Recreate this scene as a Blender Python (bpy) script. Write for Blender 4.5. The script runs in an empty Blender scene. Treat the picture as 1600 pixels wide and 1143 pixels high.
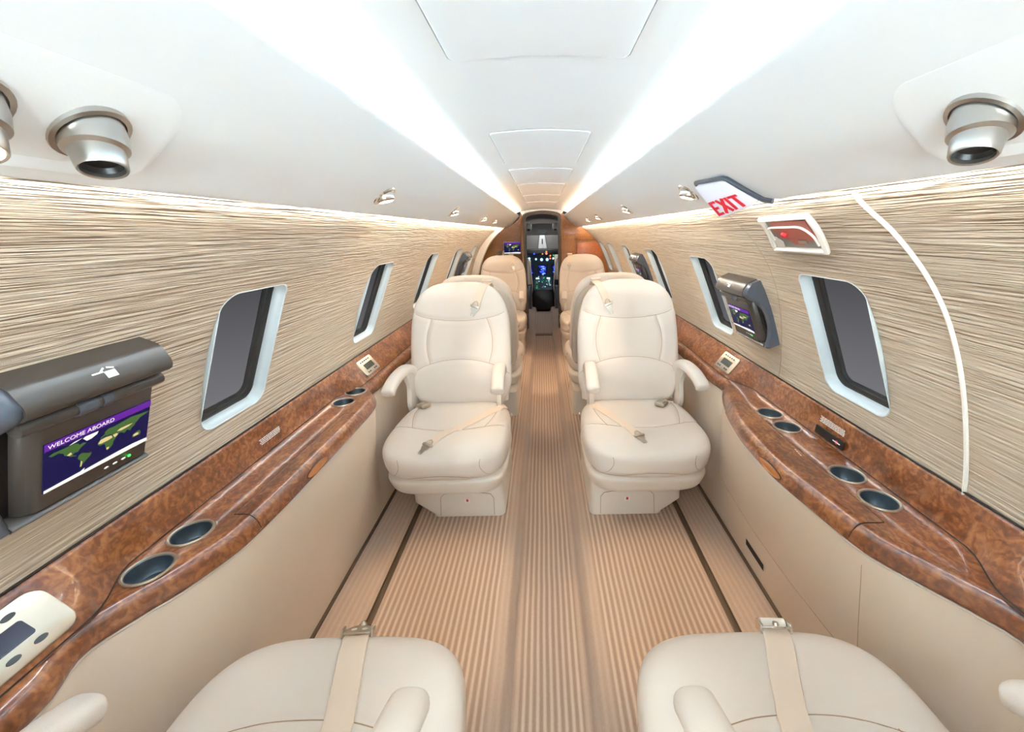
import bpy, bmesh, math, random
from mathutils import Vector, Matrix
from mathutils.bvhtree import BVHTree
random.seed(7)
SC = bpy.context.scene
COL = SC.collection
EXPO = 1.95
H = 1.28                                    # eye height above the raised cabin floor
PI = math.pi

# ------------------------------------------------------------------ helpers
def lin(c):
    c = c / 255.0
    return c / 12.92 if c <= 0.04045 else ((c + 0.055) / 1.055) ** 2.4
def rgb(r, g, b): return (lin(r), lin(g), lin(b), 1.0)

def new_mat(name):
    m = bpy.data.materials.new(name); m.use_nodes = True
    nt = m.node_tree
    return m, nt, nt.nodes['Principled BSDF']
def pm(name, col, rough=0.5, metal=0.0, coat=0.0, bump=0.0, bscale=200.0, vary=0.04, spec=0.5, coat_rough=0.05):
    m, nt, b = new_mat(name)
    N, L = nt.nodes, nt.links
    tc = N.new('ShaderNodeTexCoord')
    nz = N.new('ShaderNodeTexNoise'); nz.inputs['Scale'].default_value = bscale; nz.inputs['Detail'].default_value = 4
    L.new(tc.outputs['Object'], nz.inputs['Vector'])
    n2 = N.new('ShaderNodeTexNoise'); n2.inputs['Scale'].default_value = 9.0; n2.inputs['Detail'].default_value = 3
    L.new(tc.outputs['Object'], n2.inputs['Vector'])
    mx = N.new('ShaderNodeMix'); mx.data_type = 'RGBA'
    c = rgb(*col)
    mx.inputs[6].default_value = tuple(max(0, q * (1 - vary)) for q in c[:3]) + (1,)
    mx.inputs[7].default_value = tuple(min(1, q * (1 + vary)) for q in c[:3]) + (1,)
    L.new(n2.outputs[0], mx.inputs[0]); L.new(mx.outputs[2], b.inputs['Base Color'])
    b.inputs['Roughness'].default_value = rough; b.inputs['Metallic'].default_value = metal
    b.inputs['Coat Weight'].default_value = coat; b.inputs['Coat Roughness'].default_value = coat_rough
    b.inputs['Specular IOR Level'].default_value = spec
    if bump:
        bp = N.new('ShaderNodeBump'); bp.inputs['Strength'].default_value = bump; bp.inputs['Distance'].default_value = 0.001
        L.new(nz.outputs[0], bp.inputs['Height']); L.new(bp.outputs[0], b.inputs['Normal'])
    return m
def emat(name, col, strength):
    m, nt, b = new_mat(name)
    b.inputs['Base Color'].default_value = rgb(*col)
    b.inputs['Emission Color'].default_value = rgb(*col); b.inputs['Emission Strength'].default_value = strength
    return m
def scr(name, col, e=0.9):
    m = emat(name, col, e * 2 ** -EXPO * 1.5); b = m.node_tree.nodes['Principled BSDF']
    b.inputs['Base Color'].default_value = (0.004, 0.004, 0.004, 1); b.inputs['Roughness'].default_value = 0.5; b.inputs['Specular IOR Level'].default_value = 0.15
    return m

M = {}
M['leather'] = pm('cream_leather', (220, 210, 201), 0.40, bump=0.25, bscale=420, vary=0.02)
M['seam'] = pm('seam_thread', (168, 142, 116), 0.7)
M['shell'] = pm('seat_shell_plastic', (215, 206, 195), 0.38, vary=0.01)
M['panel'] = pm('side_panel_leather', (222, 206, 188), 0.45, bump=0.15, bscale=500, vary=0.02)
M['white'] = pm('headliner_white', (238, 238, 237), 0.62, bump=0.08, bscale=300, vary=0.01)
M['val'] = pm('valance_white', (234, 234, 233), 0.5, vary=0.01)
M['frame'] = pm('window_reveal', (206, 214, 216), 0.4, vary=0.02)
M['gasket'] = pm('window_gasket', (52, 50, 48), 0.6)
M['steel'] = pm('brushed_steel', (190, 186, 180), 0.3, metal=1.0, vary=0.05)
M['chrome'] = pm('chrome', (225, 222, 215), 0.12, metal=1.0)
M['satin'] = pm('satin_nickel', (196, 186, 170), 0.32, metal=0.9)
M['webbing'] = pm('belt_webbing', (228, 210, 193), 0.75, bump=0.4, bscale=900)
M['black'] = pm('black_plastic', (18, 18, 20), 0.35)
M['dark'] = pm('dark_recess', (28, 24, 22), 0.7)
M['tv'] = pm('monitor_housing', (62, 56, 52), 0.38, coat=0.3, vary=0.03, coat_rough=0.3)
M['tv2'] = pm('monitor_bracket_grey', (72, 78, 88), 0.3, coat=0.3, coat_rough=0.2)
M['cup'] = pm('cup_liner', (104, 116, 126), 0.34, metal=0.8)
M['groove'] = pm('floor_track_metal', (104, 88, 72), 0.45, metal=0.6)
M['piping'] = pm('white_piping', (232, 228, 218), 0.6)
M['keys'] = pm('key_grey', (60, 62, 66), 0.4)
M['lcd'] = pm('lcd_dark', (70, 74, 68), 0.2)
M['lcd2'] = pm('lcd_purple', (36, 22, 44), 0.15)
M['red'] = pm('red_plastic', (205, 25, 40), 0.4)
M['pink'] = pm('handle_plate_red', (196, 110, 98), 0.5)
M['greyp'] = pm('grey_plastic', (150, 145, 138), 0.5)
M['cockgrey'] = pm('cockpit_liner', (118, 114, 110), 0.7)
M['ivory'] = pm('ivory_plastic', (236, 232, 222), 0.4, vary=0.01)
M['paint_white'] = pm('print_white', (225, 220, 212), 0.6)
M['exit_red'] = emat('exit_red', (214, 24, 52), 0.06)
M['exit_white'] = emat('exit_white', (226, 226, 236), 0.05)
M['purple'] = scr('screen_purple', (92, 30, 140))
M['navy'] = scr('screen_navy', (12, 10, 62))
M['land'] = scr('screen_land', (62, 92, 44))
M['tan'] = scr('screen_desert', (205, 182, 130))
M['ice'] = scr('screen_ice', (232, 228, 220))
M['lit_blue'] = scr('display_blue', (50, 80, 240), 1.3)
M['lit_cyan'] = scr('display_pale', (170, 220, 250), 1.3)
M['lit_green'] = scr('display_green', (40, 190, 90), 1.0)
M['lit_red'] = scr('lamp_amber', (255, 120, 80), 1.6)
M['lit_white'] = scr('lamp_white', (225, 255, 235), 1.6)
M['panelblue'] = pm('instrument_panel_teal', (28, 58, 74), 0.5)
M['glass_led'] = emat('green_led', (40, 200, 60), 1.2)

def wood(name, c1, c2, c3, stretch=(3, 3, 3), coat=1.0):
    m, nt, b = new_mat(name); N, L = nt.nodes, nt.links
    tc = N.new('ShaderNodeTexCoord'); mp = N.new('ShaderNodeMapping'); mp.inputs['Scale'].default_value = stretch
    L.new(tc.outputs['Object'], mp.inputs[0])
    n1 = N.new('ShaderNodeTexNoise'); n1.inputs['Scale'].default_value = 1.6; n1.inputs['Detail'].default_value = 6; n1.inputs['Distortion'].default_value = 1.6
    L.new(mp.outputs[0], n1.inputs['Vector'])
    n2 = N.new('ShaderNodeTexNoise'); n2.inputs['Scale'].default_value = 9; n2.inputs['Detail'].default_value = 8; n2.inputs['Distortion'].default_value = 2.5
    L.new(mp.outputs[0], n2.inputs['Vector'])
    wv = N.new('ShaderNodeTexWave'); wv.inputs['Scale'].default_value = 5; wv.inputs['Distortion'].default_value = 14; wv.inputs['Detail'].default_value = 4
    wv.inputs['Detail Scale'].default_value = 2.0
    L.new(mp.outputs[0], wv.inputs['Vector'])
    cr = N.new('ShaderNodeValToRGB'); e = cr.color_ramp
    e.elements[0].position = 0.3; e.elements[0].color = rgb(*c1)
    e.elements[1].position = 0.75; e.elements[1].color = rgb(*c3)
    k = e.elements.new(0.52); k.color = rgb(*c2)
    a = N.new('ShaderNodeMath'); a.operation = 'MULTIPLY_ADD'; a.inputs[1].default_value = 0.45
    L.new(n2.outputs[0], a.inputs[0])
    a2 = N.new('ShaderNodeMath'); a2.operation = 'MULTIPLY_ADD'; a2.inputs[1].default_value = 0.12
    L.new(wv.outputs[0], a2.inputs[0])
    a3 = N.new('ShaderNodeMath'); a3.operation = 'MULTIPLY'; a3.inputs[1].default_value = 0.5
    L.new(n1.outputs[0], a3.inputs[0]); L.new(a3.outputs[0], a2.inputs[2]); L.new(a2.outputs[0], a.inputs[2])
    L.new(a.outputs[0], cr.inputs[0]); L.new(cr.outputs[0], b.inputs['Base Color'])
    b.inputs['Roughness'].default_value = 0.4; b.inputs['Coat Weight'].default_value = coat; b.inputs['Coat Roughness'].default_value = 0.07; b.inputs['Coat IOR'].default_value = 1.62
    return m
M['wood'] = wood('burl_wood', (62, 27, 11), (126, 68, 35), (178, 116, 68))
M['bulk'] = wood('bulkhead_wood', (146, 90, 44), (172, 112, 58), (192, 130, 74), (1.2, 1.2, 4), 0.12)

def carpet():
    m, nt, b = new_mat('striped_carpet'); N, L = nt.nodes, nt.links
    tc = N.new('ShaderNodeTexCoord'); sx = N.new('ShaderNodeSeparateXYZ'); L.new(tc.outputs['Object'], sx.inputs[0])
    nz = N.new('ShaderNodeTexNoise'); nz.inputs['Scale'].default_value = 3.5; nz.inputs['Detail'].default_value = 2
    L.new(tc.outputs['Object'], nz.inputs['Vector'])
    wob = N.new('ShaderNodeMath'); wob.operation = 'MULTIPLY_ADD'; wob.inputs[1].default_value = 0.007
    L.new(nz.outputs[0], wob.inputs[0]); L.new(sx.outputs[0], wob.inputs[2])
    fr = N.new('ShaderNodeMath'); fr.operation = 'MULTIPLY'; fr.inputs[1].default_value = 2 * PI / 0.0215
    L.new(wob.outputs[0], fr.inputs[0])
    sn = N.new('ShaderNodeMath'); sn.operation = 'SINE'; L.new(fr.outputs[0], sn.inputs[0])
    ma = N.new('ShaderNodeMapRange'); ma.inputs[1].default_value = -0.6; ma.inputs[2].default_value = 0.9
    L.new(sn.outputs[0], ma.inputs[0])
    # plain borders: fade the stripes out beside the aisle step and in the outer strips
    ab = N.new('ShaderNodeMath'); ab.operation = 'ABSOLUTE'; L.new(sx.outputs[0], ab.inputs[0])
    def band(lo, hi, w):
        p = N.new('ShaderNodeMapRange'); p.inputs[1].default_value = lo - w; p.inputs[2].default_value = lo
        q = N.new('ShaderNodeMapRange'); q.inputs[1].default_value = hi; q.inputs[2].default_value = hi + w; q.inputs[3].default_value = 1; q.inputs[4].default_value = 0
        L.new(ab.outputs[0], p.inputs[0]); L.new(ab.outputs[0], q.inputs[0])
        r = N.new('ShaderNodeMath'); r.operation = 'MULTIPLY'; L.new(p.outputs[0], r.inputs[0]); L.new(q.outputs[0], r.inputs[1]); return r
    b1 = band(-1, 0.098, 0.004); b2 = band(0.19, 0.60, 0.012)
    sm = N.new('ShaderNodeMath'); sm.operation = 'ADD'; L.new(b1.outputs[0], sm.inputs[0]); L.new(b2.outputs[0], sm.inputs[1])
    sm2 = N.new('ShaderNodeMath'); sm2.operation = 'MULTIPLY_ADD'; sm2.inputs[1].default_value = 0.75; sm2.inputs[2].default_value = 0.22
    L.new(sm.outputs[0], sm2.inputs[0])
    c0 = N.new('ShaderNodeMath'); c0.operation = 'SUBTRACT'; c0.inputs[1].default_value = 0.5; L.new(ma.outputs[0], c0.inputs[0])
    c1 = N.new('ShaderNodeMath'); c1.operation = 'MULTIPLY'; L.new(c0.outputs[0], c1.inputs[0]); L.new(sm2.outputs[0], c1.inputs[1])
    c2 = N.new('ShaderNodeMath'); c2.operation = 'ADD'; c2.inputs[1].default_value = 0.5; L.new(c1.outputs[0], c2.inputs[0])
    mp = N.new('ShaderNodeMapping'); mp.inputs['Scale'].default_value = (420, 90, 200); L.new(tc.outputs['Object'], mp.inputs[0])
    fz = N.new('ShaderNodeTexNoise'); fz.inputs['Scale'].default_value = 1; fz.inputs['Detail'].default_value = 3; L.new(mp.outputs[0], fz.inputs['Vector'])
    f2 = N.new('ShaderNodeMath'); f2.operation = 'MULTIPLY_ADD'; f2.inputs[1].default_value = 0.5; L.new(fz.outputs[0], f2.inputs[0]); L.new(c2.outputs[0], f2.inputs[2])
    f3 = N.new('ShaderNodeMath'); f3.operation = 'SUBTRACT'; f3.inputs[1].default_value = 0.25; L.new(f2.outputs[0], f3.inputs[0])
    mx = N.new('ShaderNodeMix'); mx.data_type = 'RGBA'
    mx.inputs[6].default_value = rgb(156, 131, 114); mx.inputs[7].default_value = rgb(194, 171, 153)
    L.new(f3.outputs[0], mx.inputs[0]); L.new(mx.outputs[2], b.inputs['Base Color'])
    b.inputs['Roughness'].default_value = 0.95; b.inputs['Specular IOR Level'].default_value = 0.1
    b.inputs['Sheen Weight'].default_value = 0.2
    bp = N.new('ShaderNodeBump'); bp.inputs['Strength'].default_value = 0.6; bp.inputs['Distance'].default_value = 0.003
    L.new(f3.outputs[0], bp.inputs['Height']); L.new(bp.outputs[0], b.inputs['Normal'])
    return m
M['carpet'] = carpet()

def wallmat():
    m, nt, b = new_mat('pleated_wall_covering'); N, L = nt.nodes, nt.links
    tc = N.new('ShaderNodeTexCoord'); sx = N.new('ShaderNodeSeparateXYZ'); L.new(tc.outputs['Object'], sx.inputs[0])
    ab = N.new('ShaderNodeMath'); ab.operation = 'ABSOLUTE'; L.new(sx.outputs[0], ab.inputs[0])
    v = N.new('ShaderNodeMath'); v.operation = 'SUBTRACT'; L.new(sx.outputs[2], v.inputs[0]); L.new(ab.outputs[0], v.inputs[1])
    def tex(sy, sv, detail=5, dist=0.0):
        cx = N.new('ShaderNodeCombineXYZ')
        a = N.new('ShaderNodeMath'); a.operation = 'MULTIPLY'; a.inputs[1].default_value = sy; L.new(sx.outputs[1], a.inputs[0])
        c = N.new('ShaderNodeMath'); c.operation = 'MULTIPLY'; c.inputs[1].default_value = sv; L.new(v.outputs[0], c.inputs[0])
        L.new(a.outputs[0], cx.inputs[0]); L.new(c.outputs[0], cx.inputs[1]); L.new(ab.outputs[0], cx.inputs[2])
        t = N.new('ShaderNodeTexNoise'); t.inputs['Scale'].default_value = 1; t.inputs['Detail'].default_value = detail; t.inputs['Distortion'].default_value = dist
        t.inputs['Roughness'].default_value = 0.55
        L.new(cx.outputs[0], t.inputs['Vector']); return t
    t1 = tex(4, 210, 3); t2 = tex(14, 520, 2); t3 = tex(5, 110, 2, 0.3)
    r1 = N.new('ShaderNodeMapRange'); r1.inputs[1].default_value = 0.3; r1.inputs[2].default_value = 0.7; L.new(t1.outputs[0], r1.inputs[0])
    s = N.new('ShaderNodeMath'); s.operation = 'MULTIPLY_ADD'; s.inputs[1].default_value = 0.35; L.new(t2.outputs[0], s.inputs[0])
    r2 = N.new('ShaderNodeMath'); r2.operation = 'MULTIPLY'; r2.inputs[1].default_value = 0.75; L.new(r1.outputs[0], r2.inputs[0]); L.new(r2.outputs[0], s.inputs[2])
    mx = N.new('ShaderNodeMix'); mx.data_type = 'RGBA'
    mx.inputs[6].default_value = rgb(178, 160, 138); mx.inputs[7].default_value = rgb(210, 196, 176)
    L.new(s.outputs[0], mx.inputs[0]); L.new(mx.outputs[2], b.inputs['Base Color'])
    b.inputs['Roughness'].default_value = 0.8; b.inputs['Specular IOR Level'].default_value = 0.2
    # ridges, stronger where the cover turns up under the valance
    r3 = N.new('ShaderNodeMapRange'); r3.inputs[1].default_value = 0.35; r3.inputs[2].default_value = 0.65; L.new(t3.outputs[0], r3.inputs[0])
    mz = N.new('ShaderNodeMapRange'); mz.inputs[1].default_value = 0.9; mz.inputs[2].default_value = 1.25; mz.inputs[3].default_value = 0.25; mz.inputs[4].default_value = 1.0
    L.new(sx.outputs[2], mz.inputs[0])
    mm = N.new('ShaderNodeMath'); mm.operation = 'MULTIPLY'; L.new(r3.outputs[0], mm.inputs[0]); L.new(mz.outputs[0], mm.inputs[1])
    mm2 = N.new('ShaderNodeMath'); mm2.operation = 'MULTIPLY_ADD'; mm2.inputs[1].default_value = 0.12; L.new(t2.outputs[0], mm2.inputs[0]); L.new(mm.outputs[0], mm2.inputs[2])
    bp = N.new('ShaderNodeBump'); bp.inputs['Strength'].default_value = 1.0; bp.inputs['Distance'].default_value = 0.0065
    L.new(mm2.outputs[0], bp.inputs['Height']); L.new(bp.outputs[0], b.inputs['Normal'])
    return m
M['wall'] = wallmat()

def glassmat():
    m, nt, b = new_mat('window_glass'); N, L = nt.nodes, nt.links
    N.remove(b)
    tr = N.new('ShaderNodeBsdfTransparent'); tr.inputs[0].default_value = (0.9, 0.9, 0.92, 1)
    gl = N.new('ShaderNodeBsdfGlossy'); gl.inputs['Roughness'].default_value = 0.0
    lw = N.new('ShaderNodeLayerWeight'); lw.inputs[0].default_value = 0.12
    mu = N.new('ShaderNodeMath'); mu.operation = 'MULTIPLY'; mu.inputs[1].default_value = 0.06; L.new(lw.outputs[1], mu.inputs[0])
    mu.inputs[1].default_value = 0.0; mx = N.new('ShaderNodeMixShader'); L.new(mu.outputs[0], mx.inputs[0]); L.new(tr.outputs[0], mx.inputs[1]); L.new(gl.outputs[0], mx.inputs[2])
    L.new(mx.outputs[0], N['Material Output'].inputs[0]); return m
M['glass'] = glassmat()
def clearmat():
    m, nt, b = new_mat('clear_cover'); N, L = nt.nodes, nt.links
    N.remove(b)
    tr = N.new('ShaderNodeBsdfTransparent'); gl = N.new('ShaderNodeBsdfGlossy'); gl.inputs['Roughness'].default_value = 0.05
    mx = N.new('ShaderNodeMixShader'); mx.inputs[0].default_value = 0.08; L.new(tr.outputs[0], mx.inputs[1]); L.new(gl.outputs[0], mx.inputs[2])
    L.new(mx.outputs[0], N['Material Output'].inputs[0]); return m
M['clear'] = clearmat()

def mesh_from(verts, faces, smooth=True, angle=35, name='m'):
    me = bpy.data.meshes.new(name); me.from_pydata([tuple(v) for v in verts], [], faces); me.update()
    bm = bmesh.new(); bm.from_mesh(me)
    bmesh.ops.recalc_face_normals(bm, faces=bm.faces)
    finish(bm, me, smooth, angle); return me
def finish(bm, me, smooth=True, angle=35):
    lim = math.radians(angle)
    for f in bm.faces: f.smooth = smooth
    for e in bm.edges:
        if len(e.link_faces) == 2 and e.calc_face_angle(0) > lim: e.smooth = False
    bm.to_mesh(me); bm.free(); me.update()
def wloc(o):
    v = Vector((0, 0, 0))
    while o is not None: v += Vector(o.location); o = o.parent
    return v
def add(name, me, mat, parent=None, world=True):
    """link one mesh object; world=True: verts are given in world space"""
    me.materials.clear(); me.materials.append(mat)
    o = bpy.data.objects.new(name, me); COL.objects.link(o)
    if parent is not None:
        if world: me.transform(Matrix.Translation(-wloc(parent)))
        o.parent = parent
    elif world and len(me.vertices):
        xs = [v.co for v in me.vertices]
        c = Vector(((min(v.x for v in xs) + max(v.x for v in xs)) / 2, (min(v.y for v in xs) + max(v.y for v in xs)) / 2, min(v.z for v in xs)))
        me.transform(Matrix.Translation(-c)); o.location = c
    return o
def tag(o, label=None, cat=None, group=None, kind=None):
    if label: o['label'] = label
    if cat: o['category'] = cat
    if group: o['group'] = group
    if kind: o['kind'] = kind
    return o
def emp(name, loc, label=None, cat=None, group=None, kind=None, rotz=0):
    o = bpy.data.objects.new(name, None); COL.objects.link(o); o.location = loc; o.rotation_euler = (0, 0, rotz)
    o.empty_display_size = 0.05
    return tag(o, label, cat, group, kind)
def lcopy(root, loc=None, rotz=None):
    r = root.copy(); COL.objects.link(r)
    if loc is not None: r.location = loc
    if rotz is not None: r.rotation_euler = (0, 0, rotz)
    def rec(a, b):
        for ch in list(a.children):
            c = ch.copy(); COL.objects.link(c); c.parent = b; rec(ch, c)
    rec(root, r); return r

def frame(o, u, v, w):      # matrix from axes and origin
    u, v, w = Vector(u).normalized(), Vector(v).normalized(), Vector(w).normalized()
    m = Matrix.Identity(4)
    for i in range(3): m[i][0], m[i][1], m[i][2], m[i][3] = u[i], v[i], w[i], o[i]
    return m
def aim(o, w, up=(0, 0, 1)):  # local +z along w, local x horizontal-ish
    w = Vector(w).normalized(); up = Vector(up); u = up.cross(w)
    if u.length < 1e-4: u = Vector((1, 0, 0))
    u.normalize(); v = w.cross(u); return frame(o, u, v, w)
def box_me(sx, sy, sz, bev=0.0, seg=3, mat4=None, c=(0, 0, 0)):
    bm = bmesh.new(); bmesh.ops.create_cube(bm, size=1)
    for v in bm.verts: v.co = Vector((v.co.x * sx + c[0], v.co.y * sy + c[1], v.co.z * sz + c[2]))
    if bev > 0: bmesh.ops.bevel(bm, geom=bm.edges[:], offset=bev, segments=seg, profile=0.5, affect='EDGES')
    if mat4 is not None: bm.transform(mat4)
    me = bpy.data.meshes.new('m'); finish(bm, me); return me
def rrect(w, h, r, n=6):     # rounded rectangle outline, half sizes w, h
    pts = []
    for cx, cy, a0 in ((w - r, h - r, 0), (-w + r, h - r, 90), (-w + r, -h + r, 180), (w - r, -h + r, 270)):
        for i in range(n + 1):
            a = math.radians(a0 + 90 * i / n); pts.append((cx + r * math.cos(a), cy + r * math.sin(a)))
    return pts
def slab(outline, t, mat4=None, bev=0.0, z0=0.0):   # prism from outline, z0..z0+t, top edge bevelled
    n = len(outline)
    cx = sum(p[0] for p in outline) / n; cy = sum(p[1] for p in outline) / n
    rings = [(z0, 0), (z0 + t - bev, 0)]
    if bev > 0:
        for k in range(1, 4):
            a = PI / 2 * k / 3; rings.append((z0 + t - bev + bev * math.sin(a), bev * (1 - math.cos(a))))
    vs, fs = [], []
    w = max(abs(p[0] - cx) for p in outline); h = max(abs(p[1] - cy) for p in outline)
    for z, ins in rings:
        for p in outline:
            kx = (w - ins) / w if w else 1; ky = (h - ins) / h if h else 1
            vs.append(Vector((cx + (p[0] - cx) * kx, cy + (p[1] - cy) * ky, z)))
    for k in range(len(rings) - 1):
        for i in range(n):
            j = (i + 1) % n; fs.append((k * n + i, k * n + j, (k + 1) * n + j, (k + 1) * n + i))
    fs.append(tuple(range(n))[::-1]); fs.append(tuple((len(rings) - 1) * n + i for i in range(n)))
    if mat4 is not None: vs = [mat4 @ v for v in vs]
    return mesh_from(vs, fs)
def lathe(profile, seg=32, mat4=None, cap=False):   # profile (r, z)
    vs, fs = [], []
    for r, z in profile:
        for i in range(seg):
            a = 2 * PI * i / seg; vs.append(Vector((r * math.cos(a), r * math.sin(a), z)))
    n = len(profile)
    for k in range(n - 1):
        for i in range(seg):
            j = (i + 1) % seg; fs.append((k * seg + i, k * seg + j, (k + 1) * seg + j, (k + 1) * seg + i))
    if cap: fs.append(tuple(range(seg))); fs.append(tuple((n - 1) * seg + i for i in range(seg)))
    if mat4 is not None: vs = [mat4 @ v for v in vs]
    return mesh_from(vs, fs)
def catmull(pts, n=6, closed=False):
    out = []; P = [Vector(p) for p in pts]; m = len(P)
    rng = range(m if closed else m - 1)
    for i in rng:
        if closed: p0, p1, p2, p3 = P[(i - 1) % m], P[i], P[(i + 1) % m], P[(i + 2) % m]
        else: p0, p1, p2, p3 = P[max(i - 1, 0)], P[i], P[i + 1], P[min(i + 2, m - 1)]
        for k in range(n):
            t = k / n
            out.append(0.5 * ((2 * p1) + (-p0 + p2) * t + (2 * p0 - 5 * p1 + 4 * p2 - p3) * t * t + (-p0 + 3 * p1 - 3 * p2 + p3) * t ** 3))
    if not closed: out.append(P[-1])
    return out
def tube_vf(path, r, seg=8, closed=False, sec=None, up=None, cap=True):
    P = [Vector(p) for p in path]; n = len(P); vs, fs = [], []
    prev = None
    for i, p in enumerate(P):
        if closed: t = P[(i + 1) % n] - P[(i - 1) % n]
        else: t = P[min(i + 1, n - 1)] - P[max(i - 1, 0)]
        t.normalize()
        if up is not None: a = Vector(up).cross(t)
        elif prev is None: a = Vector((0, 0, 1)).cross(t) if abs(t.z) < 0.9 else Vector((1, 0, 0)).cross(t)
        else: a = prev - t * prev.dot(t)
        a.normalize(); prev = a; b = t.cross(a)
        rr = r(i / (n - 1)) if callable(r) else r
        if sec is None:
            for k in range(seg):
                q = 2 * PI * k / seg; vs.append(p + a * (rr * math.cos(q)) + b * (rr * math.sin(q)))
        else:
            for (sx, sy) in sec: vs.append(p + a * (sx * rr) + b * (sy * rr))
    m = seg if sec is None else len(sec)
    for i in range(n if closed else n - 1):
        for k in range(m):
            l = (k + 1) % m; j = (i + 1) % n
            fs.append((i * m + k, i * m + l, j * m + l, j * m + k))
    if not closed and cap: fs.append(tuple(range(m))[::-1]); fs.append(tuple((n - 1) * m + k for k in range(m)))
    return vs, fs
def tube(path, r, seg=8, closed=False, sec=None, up=None, mat4=None):
    vs, fs = tube_vf(path, r, seg, closed, sec, up)
    if mat4 is not None: vs = [mat4 @ v for v in vs]
    return mesh_from(vs, fs)
def join(meshes):
    vs, fs, off = [], [], 0
    bm = bmesh.new()
    for me in meshes: bm.from_mesh(me)
    me = bpy.data.meshes.new('m'); 
    for f in bm.faces: f.smooth = True
    bm.to_mesh(me); bm.free(); return me
def loft(rows, closed_u=False, closed_v=False, caps=False, angle=35):
    n, m = len(rows), len(rows[0]); vs = [Vector(p) for r in rows for p in r]; fs = []
    for i in range(n if closed_u else n - 1):
        for k in range(m if closed_v else m - 1):
            j = (i + 1) % n; l = (k + 1) % m
            fs.append((i * m + k, i * m + l, j * m + l, j * m + k))
    if caps and closed_v: fs.append(tuple(range(m))[::-1]); fs.append(tuple((n - 1) * m + k for k in range(m)))
    return mesh_from(vs, fs, angle=angle)
def text_me(s, size, mat4, ext=0.0004, shear=0.0):
    c = bpy.data.curves.new('t', 'FONT'); c.body = s; c.size = size; c.extrude = ext; c.align_x = 'LEFT'; c.shear = shear
    o = bpy.data.objects.new('t', c); COL.objects.link(o); bpy.context.view_layer.update()
    me = bpy.data.meshes.new_from_object(o.evaluated_get(bpy.context.evaluated_depsgraph_get()))
    bpy.data.objects.remove(o); me.transform(mat4); return me

# ------------------------------------------------------------------ camera
TH, RO = math.radians(18.6), math.radians(1.1)
cam = bpy.data.objects.new('camera', bpy.data.cameras.new('camera')); COL.objects.link(cam); SC.camera = cam
F0 = Vector((0, math.cos(TH), -math.sin(TH))); U0 = Vector((0, math.sin(TH), math.cos(TH))); R0 = Vector((1, 0, 0))
cr_, sr_ = math.cos(RO), math.sin(RO)
cam.matrix_world = frame((0, 0, H), R0 * cr_ - U0 * sr_, R0 * sr_ + U0 * cr_, -F0)
cam.data.sensor_width = 36; cam.data.lens = 622 / 1600 * 36; cam.data.shift_x = (800 - 851) / 1600; cam.data.clip_start = 0.02

# ------------------------------------------------------------------ cabin shell
Y0, Y1, YD = -1.25, 5.4, 4.9
WP = [(.893, .60), (.888, .66), (.876, .74), (.85, .84), (.795, .99), (.733, 1.11), (.668, 1.196), (.594, 1.267), (.535, 1.310), (.509, 1.334), (.498, 1.365), (.485, 1.42)]
WS = [(p.x, p.z) for p in catmull([(x, 0, z) for x, z in WP], 4)]
def wallx(z):
    for (x0, z0), (x1, z1) in zip(WS, WS[1:]):
        if z0 <= z <= z1: return x0 + (x1 - x0) * (z - z0) / (z1 - z0 + 1e-9)
    return WS[-1][0]
def wall_solid(s, y0, y1):
    inn = [(x, z) for x, z in WS]; out = []
    for i, (x, z) in enumerate(WS):
        a = WS[max(i - 1, 0)]; b = WS[min(i + 1, len(WS) - 1)]
        t = Vector((b[0] - a[0], b[1] - a[1])).normalized(); out.append((x + t.y * 0.014, z - t.x * 0.014))
    ring = inn + out[::-1]
    return loft([[(s * x, y, z) for x, z in ring] for y in (y0, y1)], closed_v=True, caps=True)
WT0, WT1 = Vector((.703, 1.162)), Vector((.856, .817))     # window chord on the wall, top and bottom
WC = (WT0 + WT1) / 2; WTD = (WT0 - WT1).normalized(); WN = Vector((WTD.y, -WTD.x)); WH = (WT0 - WT1).length / 2
def wpt(s, y, t, d, follow=True):
    """point on the wall chord frame: t up along the chord, d outward"""
    p = WC + WTD * t
    if follow:                                  # add the curvature of the wall
        best = 0
        for (x0, z0), (x1, z1) in zip(WS, WS[1:]):
            a = Vector((x0, z0)) - WC; b = Vector((x1, z1)) - WC
            ta, tb = a.dot(WTD), b.dot(WTD)
            if min(ta, tb) <= t <= max(ta, tb) and tb != ta:
                k = (t - ta) / (tb - ta); best = (a + (b - a) * k).dot(WN); break
        p = p + WN * best
    p = p + WN * d
    return Vector((s * p.x, y, p.y))
WW = 0.119
def cut_holes(me, s, ys):
    o = bpy.data.objects.new('t', me); COL.objects.link(o)
    cs = []
    for yc in ys:
        rows = [[wpt(s, yc + a, b, d, False) for a, b in rrect(WW, WH, 0.043, 7)] for d in (-0.15, 0.2)]
        c = bpy.data.objects.new('c', loft(rows, closed_v=True, caps=True)); COL.objects.link(c); cs.append(c)
        md = o.modifiers.new('b', 'BOOLEAN'); md.object = c; md.operation = 'DIFFERENCE'; md.solver = 'EXACT'
    bpy.context.view_layer.update()
    r = bpy.data.meshes.new_from_object(o.evaluated_get(bpy.context.evaluated_depsgraph_get()))
    for c in cs + [o]: bpy.data.objects.remove(c)
    bm = bmesh.new(); bm.from_mesh(r); finish(bm, r, True, 30); return r
LW = [-0.67, 0.175, 1.004, 1.835, 2.70, 3.55, 4.395]
RW = [-0.67, 0.175, 1.006, 1.855, 2.72, 3.60, 4.42, 5.10]
LW = [y for y in LW if y > 0.9]; RW = [y for y in RW if y > 0.9]
wl = add('wall_left', cut_holes(wall_solid(-1, Y0, YD), -1, LW), M['wall'], world=False); tag(wl, kind='structure')
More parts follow.
